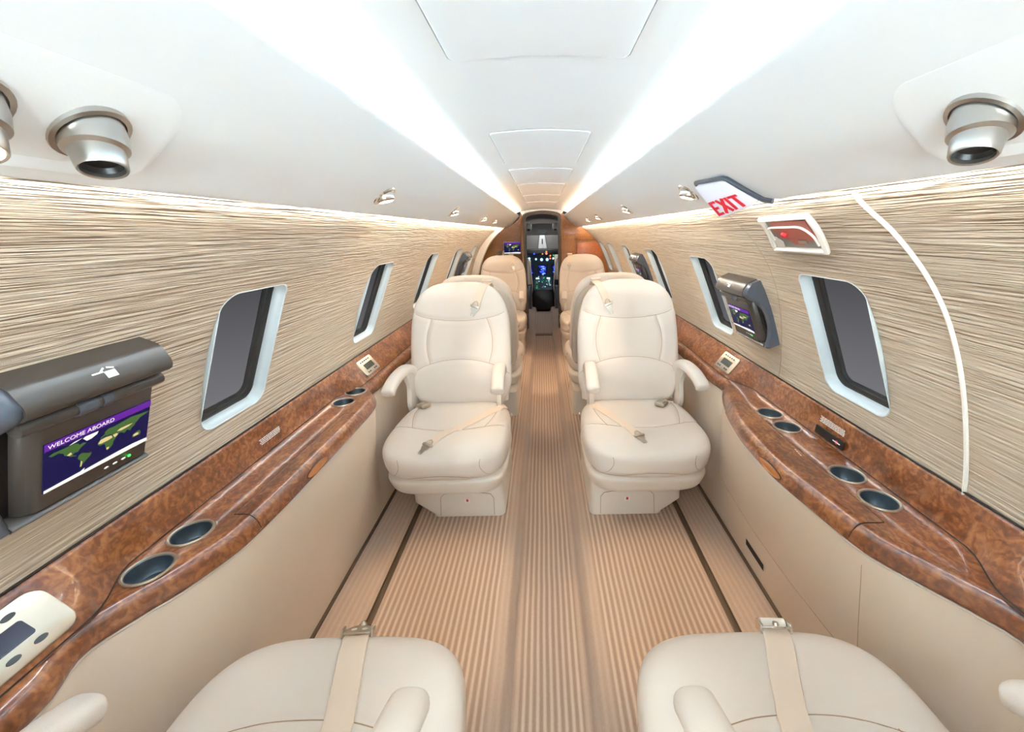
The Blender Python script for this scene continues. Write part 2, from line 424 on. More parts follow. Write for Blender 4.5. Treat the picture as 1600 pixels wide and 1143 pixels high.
wr = add('wall_right', cut_holes(wall_solid(1, Y0, Y1), 1, RW), M['wall'], world=False); tag(wr, kind='structure')

nwin = 0
def window(s, yc):
    global nwin; nwin += 1
    root = emp('window_%d' % nwin, wpt(s, yc, 0, 0), kind='structure')
    def ring(ins, d, r): return [wpt(s, yc + a, b, d) for a, b in rrect(WW - ins, WH - ins, r, 7)]
    add('window_frame', loft([ring(-0.002, -0.001, .044), ring(0.000, -0.002, .043), ring(0.002, 0.000, .042), ring(0.002, 0.013, .042), ring(0.003, 0.015, .041), ring(0.004, 0.030, .040), ring(0.002, 0.034, .040)], closed_v=True), M['frame'], root)
    add('gasket', loft([ring(0.003, 0.029, .040), ring(0.006, 0.032, .038), ring(0.007, 0.042, .036), ring(0.011, 0.044, .034), ring(0.012, 0.054, .032), ring(-0.01, 0.056, .032)], closed_v=True), M['gasket'], root)
    add('pane', loft([ring(-0.006, 0.057, .034), ring(-0.006, 0.059, .034)], closed_v=True, caps=True), M['glass'], root)
for y in LW: window(-1, y)
for y in RW: window(1, y)

# floor: two raised sides and the dropped aisle
fp = [(-.86, 0), (-.162, 0), (-.150, -.004), (-.140, -.012), (-.131, -.028), (-.124, -.070), (-.118, -.086), (-.106, -.090)]
fp = fp + [(-x, z) for x, z in fp[::-1]]
fl = add('floor', loft([[(x, y, z) for x, z in fp] for y in (Y0, 1.5, 5.45, 8.6)], angle=80), M['carpet'], world=False); tag(fl, kind='structure')
ntrim = 0
def trim(me, mat):
    global ntrim; ntrim += 1
    o = add('trim_%d' % ntrim, me, mat); tag(o, kind='structure'); return o
for s in (-1, 1):
    trim(loft([[(s * x, y, z) for x, z in ((.618, .0), (.6185, .004), (.622, .0045), (.6235, .001), (.637, .001), (.6385, .0045), (.642, .004), (.6425, 0))] for y in (Y0, 5.3)]), M['groove'])
    trim(loft([[(s * x, y, z) for x, z in ((.792, .0), (.792, .010), (.795, .011), (.81, .011), (.81, 0))] for y in (Y0, YD if s < 0 else 5.35)]), M['groove'])

# ceiling between the coves
cp = [(-.46, 1.44), (-.40, 1.468), (-.34, 1.505), (-.25, 1.532), (-.145, 1.548), (0, 1.556)]
cp = cp + [(-x, z) for x, z in cp[-2::-1]]
cs_ = [(p.x, p.z) for p in catmull([(x, 0, z) for x, z in cp], 5)]
tag(add('ceiling', loft([[(x, y, z) for x, z in cs_] for y in (Y0, 2, Y1)]), M['white']), kind='structure')
def ceilz(x):
    for (x0, z0), (x1, z1) in zip(cs_, cs_[1:]):
        if x0 <= x <= x1: return z0 + (z1 - z0) * (x - x0) / (x1 - x0)
    return 1.5
# valances: overhead service panels each side, with the light cove behind the lip
VP = [(.456, 1.336), (.450, 1.332), (.438, 1.339), (.415, 1.356), (.380, 1.380), (.358, 1.400), (.318, 1.441), (.288, 1.473), (.285, 1.481), (.289, 1.485), (.295, 1.48), (.33, 1.436), (.385, 1.395), (.435, 1.367), (.450, 1.366), (.456, 1.362)]
VS = [(p.x, p.z) for p in catmull([(x, 0, z) for x, z in VP[:9]], 3)] + VP[9:]
for s in (-1, 1):
    trim(loft([[(s * x, y, z) for x, z in VS] for y in (Y0, 1, 3, Y1)], closed_v=True, caps=True, angle=50), M['val'])

# cove and wall-wash light strips
def strip(name, a, b, y0, y1, mat, label):
    o = add(name, loft([[(a[0], y, a[1]), (b[0], y, b[1])] for y in (y0, y1)]), mat)
    return tag(o, label, 'light strip')
M['led'] = emat('cove_led', (196, 230, 250), 11.5)
M['led4'] = emat('wash_led_near', (250, 244, 240), 12)
M['led3'] = emat('cove_led_far', (255, 240, 220), 7.5)
M['led2'] = emat('wash_led', (255, 243, 226), 26)
for s, nm in ((-1, 'left'), (1, 'right')):
    strip('cove_light', (s * .395, 1.412), (s * .350, 1.437), Y0, 2.4, M['led'], 'cool white LED light strip hidden in the near part of the %s-hand ceiling cove' % nm)
    strip('cove_light', (s * .395, 1.412), (s * .350, 1.437), 2.42, 5.3, M['led3'], 'warmer LED light strip in the far part of the %s-hand ceiling cove toward the cockpit' % nm)
    strip('wall_light', (s * .4575, 1.338), (s * .4575, 1.350), 1.3, 4.85 if s < 0 else 5.3, M['led2'], 'warm LED light strip behind the %s-hand valance edge washing the wall top' % nm)
    strip('wall_light', (s * .4575, 1.338), (s * .4575, 1.350), Y0, 1.28, M['led4'], 'rear warm LED light strip over the %s-hand wall beside the near seats' % nm)

# ceiling access hatches
hy = [(-.1, .777), (1.276, 1.80), (1.978, 2.42), (2.56, 3.15), (3.32, 3.9), (4.1, 4.7)]
hl = ['large smooth white ceiling hatch panel nearest the camera', 'white ceiling hatch panel second from the camera, wide curved edge', 'white ceiling hatch panel third from the camera above the middle seat backs', 'white ceiling hatch panel fourth from the camera', 'small looking white ceiling hatch panel fifth from the camera', 'white ceiling hatch panel farthest along toward the cockpit door']
for (a, b), lb in zip(hy, hl):
    rows = []
    yc, hl_ = (a + b) / 2, (b - a) / 2
    root = emp('ceiling_hatch', (0, yc, ceilz(0) - .006), lb, 'ceiling panel', 'ceiling hatch panels')
    def hr(w, h, r, dz): return [(x, yc + y, ceilz(x) + dz) for x, y in rrect(w, h, r, 5)]
    def dens(pts):
        out = []
        for p, q in zip(pts, pts[1:] + pts[:1]):
            n = max(1, int((Vector(p) - Vector(q)).length / .02))
            for k in range(n): out.append(tuple(Vector(p).lerp(Vector(q), k / n)))
        return out
    def ring(w, h, r, dz): return [(x, y, ceilz(x) + dz) for x, y, _ in dens(hr(w, h, r, 0))]
    def ringn(w, h, r, dz, ref): # same vertex count as ref by scaling it
        return [(x * w / .145, yc + (y - yc) * h / hl_, ceilz(x * w / .145) + dz) for x, y, _ in ref]
    ref = ring(.145, hl_, .018, 0)
    add('panel', loft([ringn(.145, hl_, 0, .004, ref), ringn(.145, hl_, 0, -.002, ref), ringn(.1435, hl_ - .0015, 0, -.0035, ref), ringn(.140, hl_ - .005, 0, -.004, ref), ringn(.11, hl_ * .76, 0, -.004, ref), ringn(.08, hl_ * .55, 0, -.004, ref), ringn(.05, hl_ * .34, 0, -.004, ref), ringn(.02, hl_ * .13, 0, -.004, ref), ringn(.001, hl_ * .01, 0, -.004, ref)], closed_v=True), M['white'], root)
    add('edge_gap', tube([(x * 1.012, yc + (y - yc) * (1 + .002 / hl_), ceilz(x) - .0004) for x, y, _ in ref], .0011, 6, True), M['greyp'], root)

# ------------------------------------------------------------------ side consoles
def interp(tab, y):
    pts = tab
    if y <= pts[0][0]: return pts[0][1]
    for i in range(len(pts) - 1):
        if pts[i][0] <= y <= pts[i + 1][0]:
            t = (y - pts[i][0]) / (pts[i + 1][0] - pts[i][0])
            h = pts[i + 1][0] - pts[i][0]
            def sl(k):
                if k <= 0 or k >= len(pts) - 1: return 0
                a = (pts[k][1] - pts[k - 1][1]) / (pts[k][0] - pts[k - 1][0]); b = (pts[k + 1][1] - pts[k][1]) / (pts[k + 1][0] - pts[k][0])
                return 0 if a * b <= 0 else 2 * a * b / (a + b)
            m0, m1 = sl(i) * h, sl(i + 1) * h
            return (2 * t ** 3 - 3 * t * t + 1) * pts[i][1] + (t ** 3 - 2 * t * t + t) * m0 + (-2 * t ** 3 + 3 * t * t) * pts[i + 1][1] + (t ** 3 - t * t) * m1
    return pts[-1][1]
TL = [(.30, .772), (.42, .778), (.50, .806), (.57, .778), (.64, .738), (.77, .700), (.95, .694), (1.2, .694), (1.40, .696), (1.52, .705), (1.57, .722), (1.60, .748), (1.63, .778), (1.75, .772)]
TR = [(.30, .772), (.42, .780), (.49, .806), (.54, .784), (.60, .746), (.70, .690), (.85, .664), (1.0, .648), (1.18, .655), (1.32, .678), (1.43, .706), (1.53, .738), (1.59, .765), (1.63, .782), (1.75, .772)]
def nearY(y): return .45 + (y - 3.10) / .7667
def farY(y): return 3.10 + (y - .45) * .7667
def fx(s, y):
    T = TL if s < 0 else TR
    a = interp(T, y)
    return min(a, interp(T, nearY(y))) if y > 2.4 else a
BT = [(.30, .806), (.525, .808), (.66, .862), (1.50, .862), (1.66, .808), (1.8, .806)]
def bx(y):
    a = interp(BT, y)
    return max(a, interp(BT, nearY(y))) if y > 2.4 else a
def ys(y0, y1, st=.02):
    n = int((y1 - y0) / st); return [y0 + (y1 - y0) * i / n for i in range(n + 1)]
def ctop(s, y):
    f, b = fx(s, y), bx(y)
    e = min(f + .030, b - .004)
    pr = [(min(b + .03, .886), .6495), (b, .6495), (e + (b - e) * .5, .6495), (e + .002, .6495), (e, .6494), (f + .023, .6487), (f + .0195, .6475), (f + .016, .6455), (f + .0125, .6425), (f + .0065, .635), (f + .003, .628), (f + .001, .619), (f, .610), (f + .002, .600), (f + .010, .596), (f + .03, .596), (min(b + .03, .886), .60)]
    return [(s * x, y, z) for x, z in pr]
for s, nm in ((-1, 'left'), (1, 'right')):
    ye = YD - .03 if s < 0 else Y1 - .02
    root = emp('side_console', (s * .80, 2.0, 0), 'glossy burl wood side console with cup holders and beige panels along the %s wall' % nm, 'console', 'wall consoles')
    Y = ys(Y0 + .02, ye)
    cups = [(.805, .635), (.805, .737), (.806, 1.465), (.806, 1.575)] if s < 0 else [(.803, .804), (.803, .912), (.803, 1.186), (.803, 1.292)]
    o = bpy.data.objects.new('t', loft([ctop(s, y) for y in Y], closed_v=True, caps=True, angle=60)); COL.objects.link(o)
    cut = []
    pc = [((a[0] + b[0]) / 2, farY((a[1] + b[1]) / 2)) for a, b in (cups[:2], cups[2:])]
    cups = cups + [(x, y + d) for x, y in pc for d in (-.053, .053)]
    for cx, cy in cups: cut.append(lathe([(.0385, -.08), (.0385, .02)], 32, Matrix.Translation((s * cx, cy, .65)), cap=True))
    c = bpy.data.objects.new('c', join(cut)); COL.objects.link(c)
    md = o.modifiers.new('b', 'BOOLEAN'); md.object = c; md.operation = 'DIFFERENCE'; md.solver = 'EXACT'
    bpy.context.view_layer.update()
    cme = bpy.data.meshes.new_from_object(o.evaluated_get(bpy.context.evaluated_depsgraph_get()))
    bpy.data.objects.remove(c); bpy.data.objects.remove(o)
    b_ = bmesh.new(); b_.from_mesh(cme); finish(b_, cme, True, 60)
    add('countertop', cme, M['wood'], root)
    # backsplash
    def bs(y):
        b = bx(y); k = (b - .806) / .056
        pr = [(b + .004, .648), (b, .651), (b + .002, .656), ((b + .868) / 2 + .004 * k, .70), (.868, .738), (.871, .745), (.875, .7475), (.879, .745), (.882, .70), (.884, .648)]
        return [(s * x, y, z) for x, z in pr]
    add('backsplash', loft([bs(y) for y in Y], closed_v=True, caps=True, angle=60), M['wood'], root)
    add('joint_line', loft([[(s * (bx(y) - dx), y, z) for dx, z in ((.0020, .6494), (.0020, .6500), (-.001, .6518))] for y in Y]), M['dark'], root)
    add('wall_joint', tube([(s * (wallx(.748) - .004), y, .7495) for y in ys(Y0 + .02, ye, .3)], .0022, 6), M['dark'], root)
    # beige leather lower panel
    def pan(y):
        f = fx(s, y)
        pr = [(f + .012, .598), (f + .010, .590), (f + .012, .56), (f + .012 + (.80 - f) * .35, .36), (.802 - (.80 - f) * .12, .12), (.802, .0)]
        return [(s * x, y, z) for x, z in pr]
    add('side_panel', loft([pan(y) for y in Y], angle=60), M['panel'], root)
    add('panel_piping', tube([(s * (fx(s, y) + .008), y, .5935) for y in Y], .0028, 6), M['shell'], root)
    def panx(y, z):
        f = fx(s, y)
        pr = [(f + .012, .56), (f + .012 + (.80 - f) * .35, .36), (.802 - (.80 - f) * .12, .12), (.802, .0)]
        for (x0, z0), (x1, z1) in zip(pr, pr[1:]):
            if z1 <= z <= z0: return x0 + (x1 - x0) * (z - z0) / (z1 - z0)
        return pr[0][0]
    def pline(pts, r=.0016, n=16):
        path = []
        for (ya, za), (yb, zb) in zip(pts, pts[1:]):
            for k in range(n): 
                t = k / n; y, z = ya + (yb - ya) * t, za + (zb - za) * t; path.append((s * (panx(y, z) + .0004), y, z))
        y, z = pts[-1]; path.append((s * panx(y, z), y, z)); return tube(path, r, 6)
    if s > 0:
        add('drawer_seam', join([pline([(1.59, .217), (.45, .245)], .0012), pline([(.70, .56), (.70, .01)], .0007)]), M['seam'], root)
        add('panel_vent', loft([[(panx(y, z) - .001, y, z) for z in (.085, .115)] for y in ys(1.14, 1.275, .03)] , angle=60), M['dark'], root)
    # table leaf on the countertop
    for k, fy in enumerate((lambda v: v, farY)):
        y0, y1 = (.80, 1.36) if s < 0 else (.73, 1.40)
        y0 = fy(y0); y1 = fy(y1)
        def leaf(y):
            f = fx(s, y)
            o = .0012
            pr = [(.752, .6497), (.752, .6510), (.750, .6511), (f + .034, .6511), (f + .032, .6511), (f + .030, .6510), (f + .0225, .6501), (f + .0185, .6488), (f + .0152, .6468), (f + .0115, .6436), (f + .0053, .636), (f + .0018, .6286), (f - .0003, .619), (f - .0014, .610), (f - .001, .6045), (f + .004, .603)]
            return [(s * x, y, z) for x, z in pr]
        add('table_leaf', loft([leaf(y) for y in ys(y0, y1)], angle=60), M['wood'], root)
        path = [(s * .7535, y, .6500) for y in ys(y0, y1, .1)]
        gl = [tube(path, .0011, 6)]
        for yy in (y0 - .0015, y1 + .0015): gl.append(tube([(s * (x + (0 if i else 0)), yy, z + .0008) for i, (x, z) in enumerate(((.7535, .6495), (fx(s, yy) + .045, .6495), (fx(s, yy) + .028, .6495), (fx(s, yy) + .019, .6475), (fx(s, yy) + .010, .640), (fx(s, yy) + .003, .626), (fx(s, yy), .610)))], .0011, 6))
        add('leaf_gap', join(gl), M['dark'], root)
        # finger latch in the front edge
        yl = fy(1.05 if s < 0 else 1.00)
        f = fx(s, yl)
        def lx(y, z):
            T = [(.600, -.0005), (.610, -.0014), (.619, -.0003), (.6286, .0018), (.636, .0053)]; o = T[-1][1]
            for (z0, a), (z1, b_) in zip(T, T[1:]):
                if z0 <= z <= z1: o = a + (b_ - a) * (z - z0) / (z1 - z0); break
            return fx(s, y) + o
        el = [(math.cos(2 * PI * i / 32), math.sin(2 * PI * i / 32)) for i in range(32)]
        def lring(k, off): return [(s * (lx(yl + .056 * a * k, .6185 + .012 * c * k) + off), yl + .056 * a * k, .6185 + .012 * c * k) for a, c in el]
        lo = add('latch', loft([lring(1.0, .001), lring(1.0, -.0022), lring(.93, -.0030), lring(.84, -.0014), lring(.55, -.0009), lring(.2, -.0009), lring(.01, -.0009)], closed_v=True, angle=60), pm('latch_wood', (186, 112, 52), .25, coat=1) if 'latch' not in M else M['latch'], root)
        M['latch'] = lo.data.materials[0]
        add('latch_gap', tube(lring(1.0, -.0014), .0013, 6, True), M['dark'], lo)
        add('latch_pull', loft([lring(.80, -.0022), lring(.72, -.0040), lring(.3, -.0044), lring(.01, -.0044)], closed_v=True, angle=60), M['wood'], lo) if False else None
    # cup holders
    for ybase in (0,):
        for cx, cy in cups:
            c = emp('cup_holder', (s * cx, cy + ybase, .651)); c.parent = root; c.location = (s * cx - s * .80, cy + ybase - 2.0, .651)
            o = add('liner', lathe([(.0405, .0006), (.0395, -.0005), (.0375, -.002), (.037, -.012), (.0345, -.026), (.030, -.034), (.018, -.038), (.0, -.039)], 40), M['cup'], c, world=False)
            o = add('rim', lathe([(.0375, -.001), (.038, .0016), (.040, .0030), (.0428, .0026), (.0440, .0006), (.0440, -.001)], 40), M['satin'], c, world=False)

# ------------------------------------------------------------------ seats
def superbox(n, h, norm, fn):
    """closed rounded block: grid on the cube, squashed by norm(), shaped by fn()"""
    idx, vs, fs = {}, [], []
    def vid(x, y, z):
        k = (round(x, 5), round(y, 5), round(z, 5))
        if k not in idx:
            idx[k] = len(vs); r = norm(abs(x), abs(y), abs(z), z)
            p = (x / r * h[0], y / r * h[1], z / r * h[2]); vs.append(Vector(fn(*p)))
        return idx[k]
    g = [math.tan((-1 + 2 * i / n) * PI / 4) * .5 + (-1 + 2 * i / n) * .5 for i in range(n + 1)]
    for ax in range(3):
        for sgn in (-1, 1):
            for i in range(n):
                for j in range(n):
                    q = []
                    for (a, b) in ((i, j), (i + 1, j), (i + 1, j + 1), (i, j + 1)):
                        p = [0, 0, 0]; p[ax] = sgn; p[(ax + 1) % 3] = g[a]; p[(ax + 2) % 3] = g[b]; q.append(vid(*p))
                    if sgn < 0: q = q[::-1]
                    fs.append(tuple(q))
    return vs, fs
def dseg(px, py, a, b):
    dx, dy = b[0] - a[0], b[1] - a[1]; L = dx * dx + dy * dy
    t = 0 if L == 0 else max(0, min(1, ((px - a[0]) * dx + (py - a[1]) * dy) / L))
    return math.hypot(px - a[0] - t * dx, py - a[1] - t * dy)
def dens2(pts, st=.012):
    P = [(p.x, p.y) for p in catmull([(a, b, 0) for a, b in pts], 8)]
    out = [P[0]]
    for p in P[1:]:
        if math.hypot(p[0] - out[-1][0], p[1] - out[-1][1]) > st: out.append(p)
    if out[-1] != P[-1]: out.append(P[-1])
    return out
def crease(vs, lines, proj, ok, push, w=.010, depth=.0045):
    for i, v in enumerate(vs):
        if not ok(v): continue
        a, b = proj(v); d = 9
        for ln in lines:
            x0 = min(p[0] for p in ln) - .03; x1 = max(p[0] for p in ln) + .03; y0 = min(p[1] for p in ln) - .03; y1 = max(p[1] for p in ln) + .03
            if not (x0 < a < x1 and y0 < b < y1): continue
            for p, q in zip(ln, ln[1:]): d = min(d, dseg(a, b, p, q))
        if d < .03: vs[i] = v + Vector(push) * (depth * math.exp(-(d / w) ** 2))
def project(bvh, ln, org, direc, off=.0):
    out = []
    for p in ln:
        hit = bvh.ray_cast(Vector(org(p)), Vector(direc))
        if hit[0] is not None: out.append((hit[0] + hit[1] * off, hit[1]))
    return out
def bvh_of(vs, fs): return BVHTree.FromPolygons([tuple(v) for v in vs], fs)
def seam_tubes(bvh, lines, org, direc, r=.0011):
    ms = []
    for ln in lines:
        h = [p for p, _ in project(bvh, ln, org, direc, .0001)]
        if len(h) > 1: ms.append(tube(h, r, 6))
    return join(ms)
def ribbon(pts, nrm, w, t=.0016):
    """belt webbing along pts with surface normals"""
    rows = []
    for i, p in enumerate(pts):
        tg = (pts[min(i + 1, len(pts) - 1)] - pts[max(i - 1, 0)]).normalized()
        n = (nrm[i] - tg * nrm[i].dot(tg)).normalized(); sd = tg.cross(n) * (w / 2)
        rows.append([p + sd, p + sd * .96 + n * t, p - sd * .96 + n * t, p - sd, p - n * t * .3])
    return loft(rows, closed_v=True, caps=True, angle=50)
def drape(bvh, path, w, org, direc, off=.0015, n=8):
    P = [(p.x, p.y) for p in catmull([(a, b, 0) for a, b in path], n)]
    h = project(bvh, P, org, direc, off)
    return [p for p, _ in h], [q for _, q in h]

RECL = math.radians(20); BP = Vector((0, -.262, .40))      # recline and pivot of the back
def brot(p):
    x, y, z = p
    return Vector((x, BP.y + y * math.cos(RECL) - z * math.sin(RECL), BP.z + y * math.sin(RECL) + z * math.cos(RECL)))
def binv(p):
    y, z = p[1] - BP.y, p[2] - BP.z
    return (p[0], y * math.cos(RECL) + z * math.sin(RECL), -y * math.sin(RECL) + z * math.cos(RECL))

def cush_fn(x, y, z):
    u = x / .285; v = y / .29
    top = (z + .095) / .19
    # saddle in the middle, raised sides, waterfall front
    dz = top * (.012 * u * u - .010 * (1 - u * u) * (1 - v * v) - .016 * max(0, v - .45) ** 2 * 3)
    k = 1 - .07 * max(0, -v) - .05 * (1 - top)
    yy = y + (.012 * (1 - u * u) if v > 0 else 0) - (1 - top) * .028 * max(0, v)
    return (x * k, yy, .352 + z + dz)
def cush_norm(x, y, z, sz): return (((x ** 4.2 + y ** 4.2) ** (1 / 4.2)) ** 3.3 + z ** 3.3) ** (1 / 3.3)
CV, CF = superbox(64, (.285, .29, .098), cush_norm, cush_fn)
top_lines = [dens2([(-.285, .015), (-.20, .052), (-.10, .085), (0, .094), (.10, .085), (.20, .052), (.285, .015)]),
             dens2([(-.165, .068), (-.19, -.02), (-.205, -.12), (-.20, -.26)]), dens2([(.165, .068), (.19, -.02), (.205, -.12), (.20, -.26)])]
crease(CV, top_lines, lambda v: (v.x, v.y), lambda v: v.z > .34, (0, 0, -1))
front_lines = [dens2([(-.17, .275), (-.12, .303), (0, .318), (.12, .303), (.17, .275)])]
crease(CV, front_lines, lambda v: (v.x, v.z), lambda v: v.y > .1, (0, -1, 0))
side_lines = [dens2([(.275, .27), (.225, .285), (.18, .335), (.168, .37), (.172, .395)])]
CB = bvh_of(CV, CF)

def back_norm(x, y, z, sz):
    a = 3.0 if sz > 0 else 7.0
    return (((x ** a + z ** a) ** (1 / a)) ** 2.8 + y ** 2.8) ** (1 / 2.8)
def back_fn(x, y, z):
    u = x / .268; h = z + .335
    f = 1 if y > 0 else .0
    wx = 1 - .10 * max(0, .12 - h) / .12 - .03 * max(0, (h - .3) / .37) * (abs(u))
    d = f * (.022 * u * u - .008 + .022 * math.exp(-((h - .16) / .11) ** 2) * (1 - u * u) + .020 * math.exp(-((h - .575) / .08) ** 2) * (1 - .4 * u * u))
    return brot((x * wx, y + d, h))
BV, BF = superbox(64, (.268, .062, .335), back_norm, back_fn)
bl = [dens2([(-.262, .515), (-.20, .478), (-.10, .458), (0, .452), (.10, .458), (.20, .478), (.262, .515)]),
      dens2([(-.145, .465), (-.170, .38), (-.172, .30), (-.155, .225)]), dens2([(.145, .465), (.170, .38), (.172, .30), (.155, .225)]),
      dens2([(-.262, .165), (-.20, .207), (-.10, .238), (0, .247), (.10, .238), (.20, .207), (.262, .165)])]
crease(BV, bl, lambda v: (lambda q: (q[0], q[2]))(binv(v)), lambda v: binv(v)[1] > .01, tuple(brot((0, -1, 0)) - brot((0, 0, 0))))
BB = bvh_of(BV, BF)
BD = tuple(brot((0, -1, 0)) - brot((0, 0, 0)))
def borg(p): return brot((p[0], .4, p[1]))
def torg(p): return (p[0], p[1], .8)

seat_data = {}
def mirror(me): me.transform(Matrix.Scale(-1, 4, (1, 0, 0))); me.flip_normals(); return me
def make_seat(out):                           # out = +1: outboard side is local +x
    P = {}
    def fx_(me): return me if out > 0 else mirror(me)
    P['cushion'] = (fx_(mesh_from(CV, CF, angle=80)), M['leather'])
    P['cushion_seam'] = (fx_(join([seam_tubes(CB, top_lines, torg, (0, 0, -1)), seam_tubes(CB, front_lines, lambda p: (p[0], .6, p[1]), (0, -1, 0)),
                               seam_tubes(CB, side_lines, lambda p: (p[0], .6, p[1]), (0, -1, 0)), seam_tubes(CB, [[(-a, b) for a, b in side_lines[0]]], lambda p: (p[0], .6, p[1]), (0, -1, 0))])), M['seam'])
    P['backrest'] = (fx_(mesh_from(BV, BF, angle=80)), M['leather'])
    P['backrest_seam'] = (fx_(seam_tubes(BB, bl, borg, BD)), M['seam'])
    # rigid back shell
    def bs_fn(x, y, z): 
        return brot((x, y - .062 + (.02 * (x / .272) ** 2 if y < 0 else 0), z + .32))
    v, f = superbox(24, (.258, .038, .325), back_norm, bs_fn)
    P['back_shell'] = (fx_(mesh_from(v, f, angle=80)), M['shell'])
    # bucket under the cushion
    def bk(x, y, z):
        t = (z + .06) / .12
        return (x * (.86 + .13 * t) , y * (.86 + .12 * t) - .012, .232 + z + .004)
    v, f = superbox(28, (.285, .285, .066), lambda x, y, z, s: (((x ** 5 + y ** 5) ** .2) ** 4 + z ** 4) ** .25, bk)
    P['seat_bucket'] = (fx_(mesh_from(v, f, angle=80)), M['shell'])
    # pedestal, flared, with the outboard lower corner cut away
    def ped(x0, x1, y0, y1, z, cut):
        r = .03
        pts = [(x0 + r, y0), (x1 - r - cut, y0), (x1 - cut, y0 + r), (x1, y0 + r + cut)] if False else None
        out_ = []
        for cx, cy, a0 in ((x1 - r, y1 - r, 0), (x0 + r, y1 - r, 90), (x0 + r, y0 + r, 180), (x1 - r, y0 + r, 270)):
            for i in range(7):
                a = math.radians(a0 + 15 * i); out_.append((cx + r * math.cos(a), cy + r * math.sin(a), z))
        return out_
    rows = []
    for z, cut, fl in ((.0, .085, .0), (.004, .085, .0), (.012, .08, 0), (.07, .0, 0), (.15, -.004, -.006), (.185, -.004, -.01)):
        rows.append(ped(-.245 + .003 * z * 10, .185 - cut, -.36, .135 - .02 * z / .18 + fl, z, cut))
    P['pedestal_base'] = (fx_(loft(rows, closed_v=True, caps=True, angle=30)), M['shell'])
    # hatch in the pedestal front
    hp = [(-.195, .008), (-.195, .095), (-.18, .115), (-.14, .122), (.0, .122), (.04, .118), (.055, .10), (.06, .008), (.03, .008), (-.01, .024), (-.07, .032), (-.125, .024), (-.16, .008)]
    def hy_(z): return .1365 - .02 * z / .18
    vs = [Vector((x, hy_(z) + .0018, z)) for x, z in hp] + [Vector((x, hy_(z) - .004, z)) for x, z in hp]
    n = len(hp); fs = [tuple(range(n)), tuple(range(n, 2 * n))[::-1]] + [(i, (i + 1) % n, n + (i + 1) % n, n + i) for i in range(n)]
    P['base_hatch'] = (fx_(mesh_from(vs, fs, smooth=False)), M['shell'])
    P['hatch_gap'] = (fx_(tube([(x, hy_(z) + .001, z) for x, z in hp[0:8]], .0015, 6)), M['seam'])
    P['hatch_sticker'] = (fx_(box_me(.026, .002, .026, .0, mat4=Matrix.Translation((-.07, hy_(.085) + .0022, .085)))), M['paint_white'])
    P['sticker_mark'] = (fx_(box_me(.010, .002, .013, .0, mat4=Matrix.Translation((-.07, hy_(.085) + .0032, .085)))), M['red'])
    # armrests
    for k, (sx, nm) in enumerate(((1, 'outer'), (-1, 'inner'))):
        X = .252 * sx
        sp = [p for p in catmull([(X + .004 * sx, .060, .588), (X + .004 * sx, .052, .593), (X + .004 * sx, .038, .601), (X + .003 * sx, .0, .616), (X, -.06, .629), (X - .004 * sx, -.14, .633), (X - .008 * sx, -.205, .624), (X - .01 * sx, -.248, .592), (X - .01 * sx, -.262, .53), (X - .01 * sx, -.264, .42)], 5)]
        def rr(t): return max(.12, math.sqrt(max(0, 1 - (1 - min(1, t / .13)) ** 2)))
        sec = [(.032 * math.copysign(abs(math.cos(a)) ** .75, math.cos(a)), .023 * math.copysign(abs(math.sin(a)) ** .8, math.sin(a))) for a in [2 * PI * i / 20 for i in range(20)]]
        vs, fs = tube_vf(sp, rr, sec=sec, up=(0, 0, 1)); arm = mesh_from(vs, fs, angle=70)
        q = [(-.13, .615), (-.25, .60), (-.275, .42), (-.20, .36), (-.14, .44), (-.165, .54)]
        q = [(p.x, p.y) for p in catmull([(a, b, 0) for a, b in q], 4, closed=True)]
        m4 = frame((X - .016 * sx, 0, 0), (0, 1, 0), (0, 0, 1), (1, 0, 0))
        sup = slab(q, .024, m4, .006, -.012)
        P['armrest' + nm] = (fx_(arm), M['leather'], 'armrest')
        P['armrest_support' + nm] = (fx_(sup), M['shell'], 'armrest_support')
    P['recline_button'] = (fx_(lathe([(.0, .006), (.009, .005), (.011, .0)], 20, aim((-.272, -.13, .40), (-1, 0, 0)))), M['steel'])
    return P
SEATP = {1: make_seat(1), -1: make_seat(-1)}
first = {}
def seat(x, y, facing, label, group):
    """facing +1: occupant looks toward the cockpit (+y)"""
    side = -1 if x < 0 else 1
    out = side * facing                     # world outboard in local x
    root = emp('cabin_seat', (x, y, 0), label, 'seat', group, rotz=0 if facing > 0 else PI)
    if out not in first:
        first[out] = {}
        for k, t in SEATP[out].items():
            me, mt = t[0], t[1]; nm = t[2] if len(t) > 2 else k
            par = root
            if k.endswith('_seam'): par = first[out][k[:-5]]
            if k in ('hatch_gap', 'hatch_sticker', 'sticker_mark'): par = first[out]['base_hatch']
            if k.startswith('armrest_support'): par = first[out]['armrest' + k[15:]]
            first[out][k] = add(nm, me, mt, par, world=False)
    else:
        made = {}
        for k, o in first[out].items():
            c = o.copy(); COL.objects.link(c)
            c.parent = root if o.parent.type == 'EMPTY' else made[[kk for kk, oo in first[out].items() if oo == o.parent][0]]
            made[k] = c
    return root, out

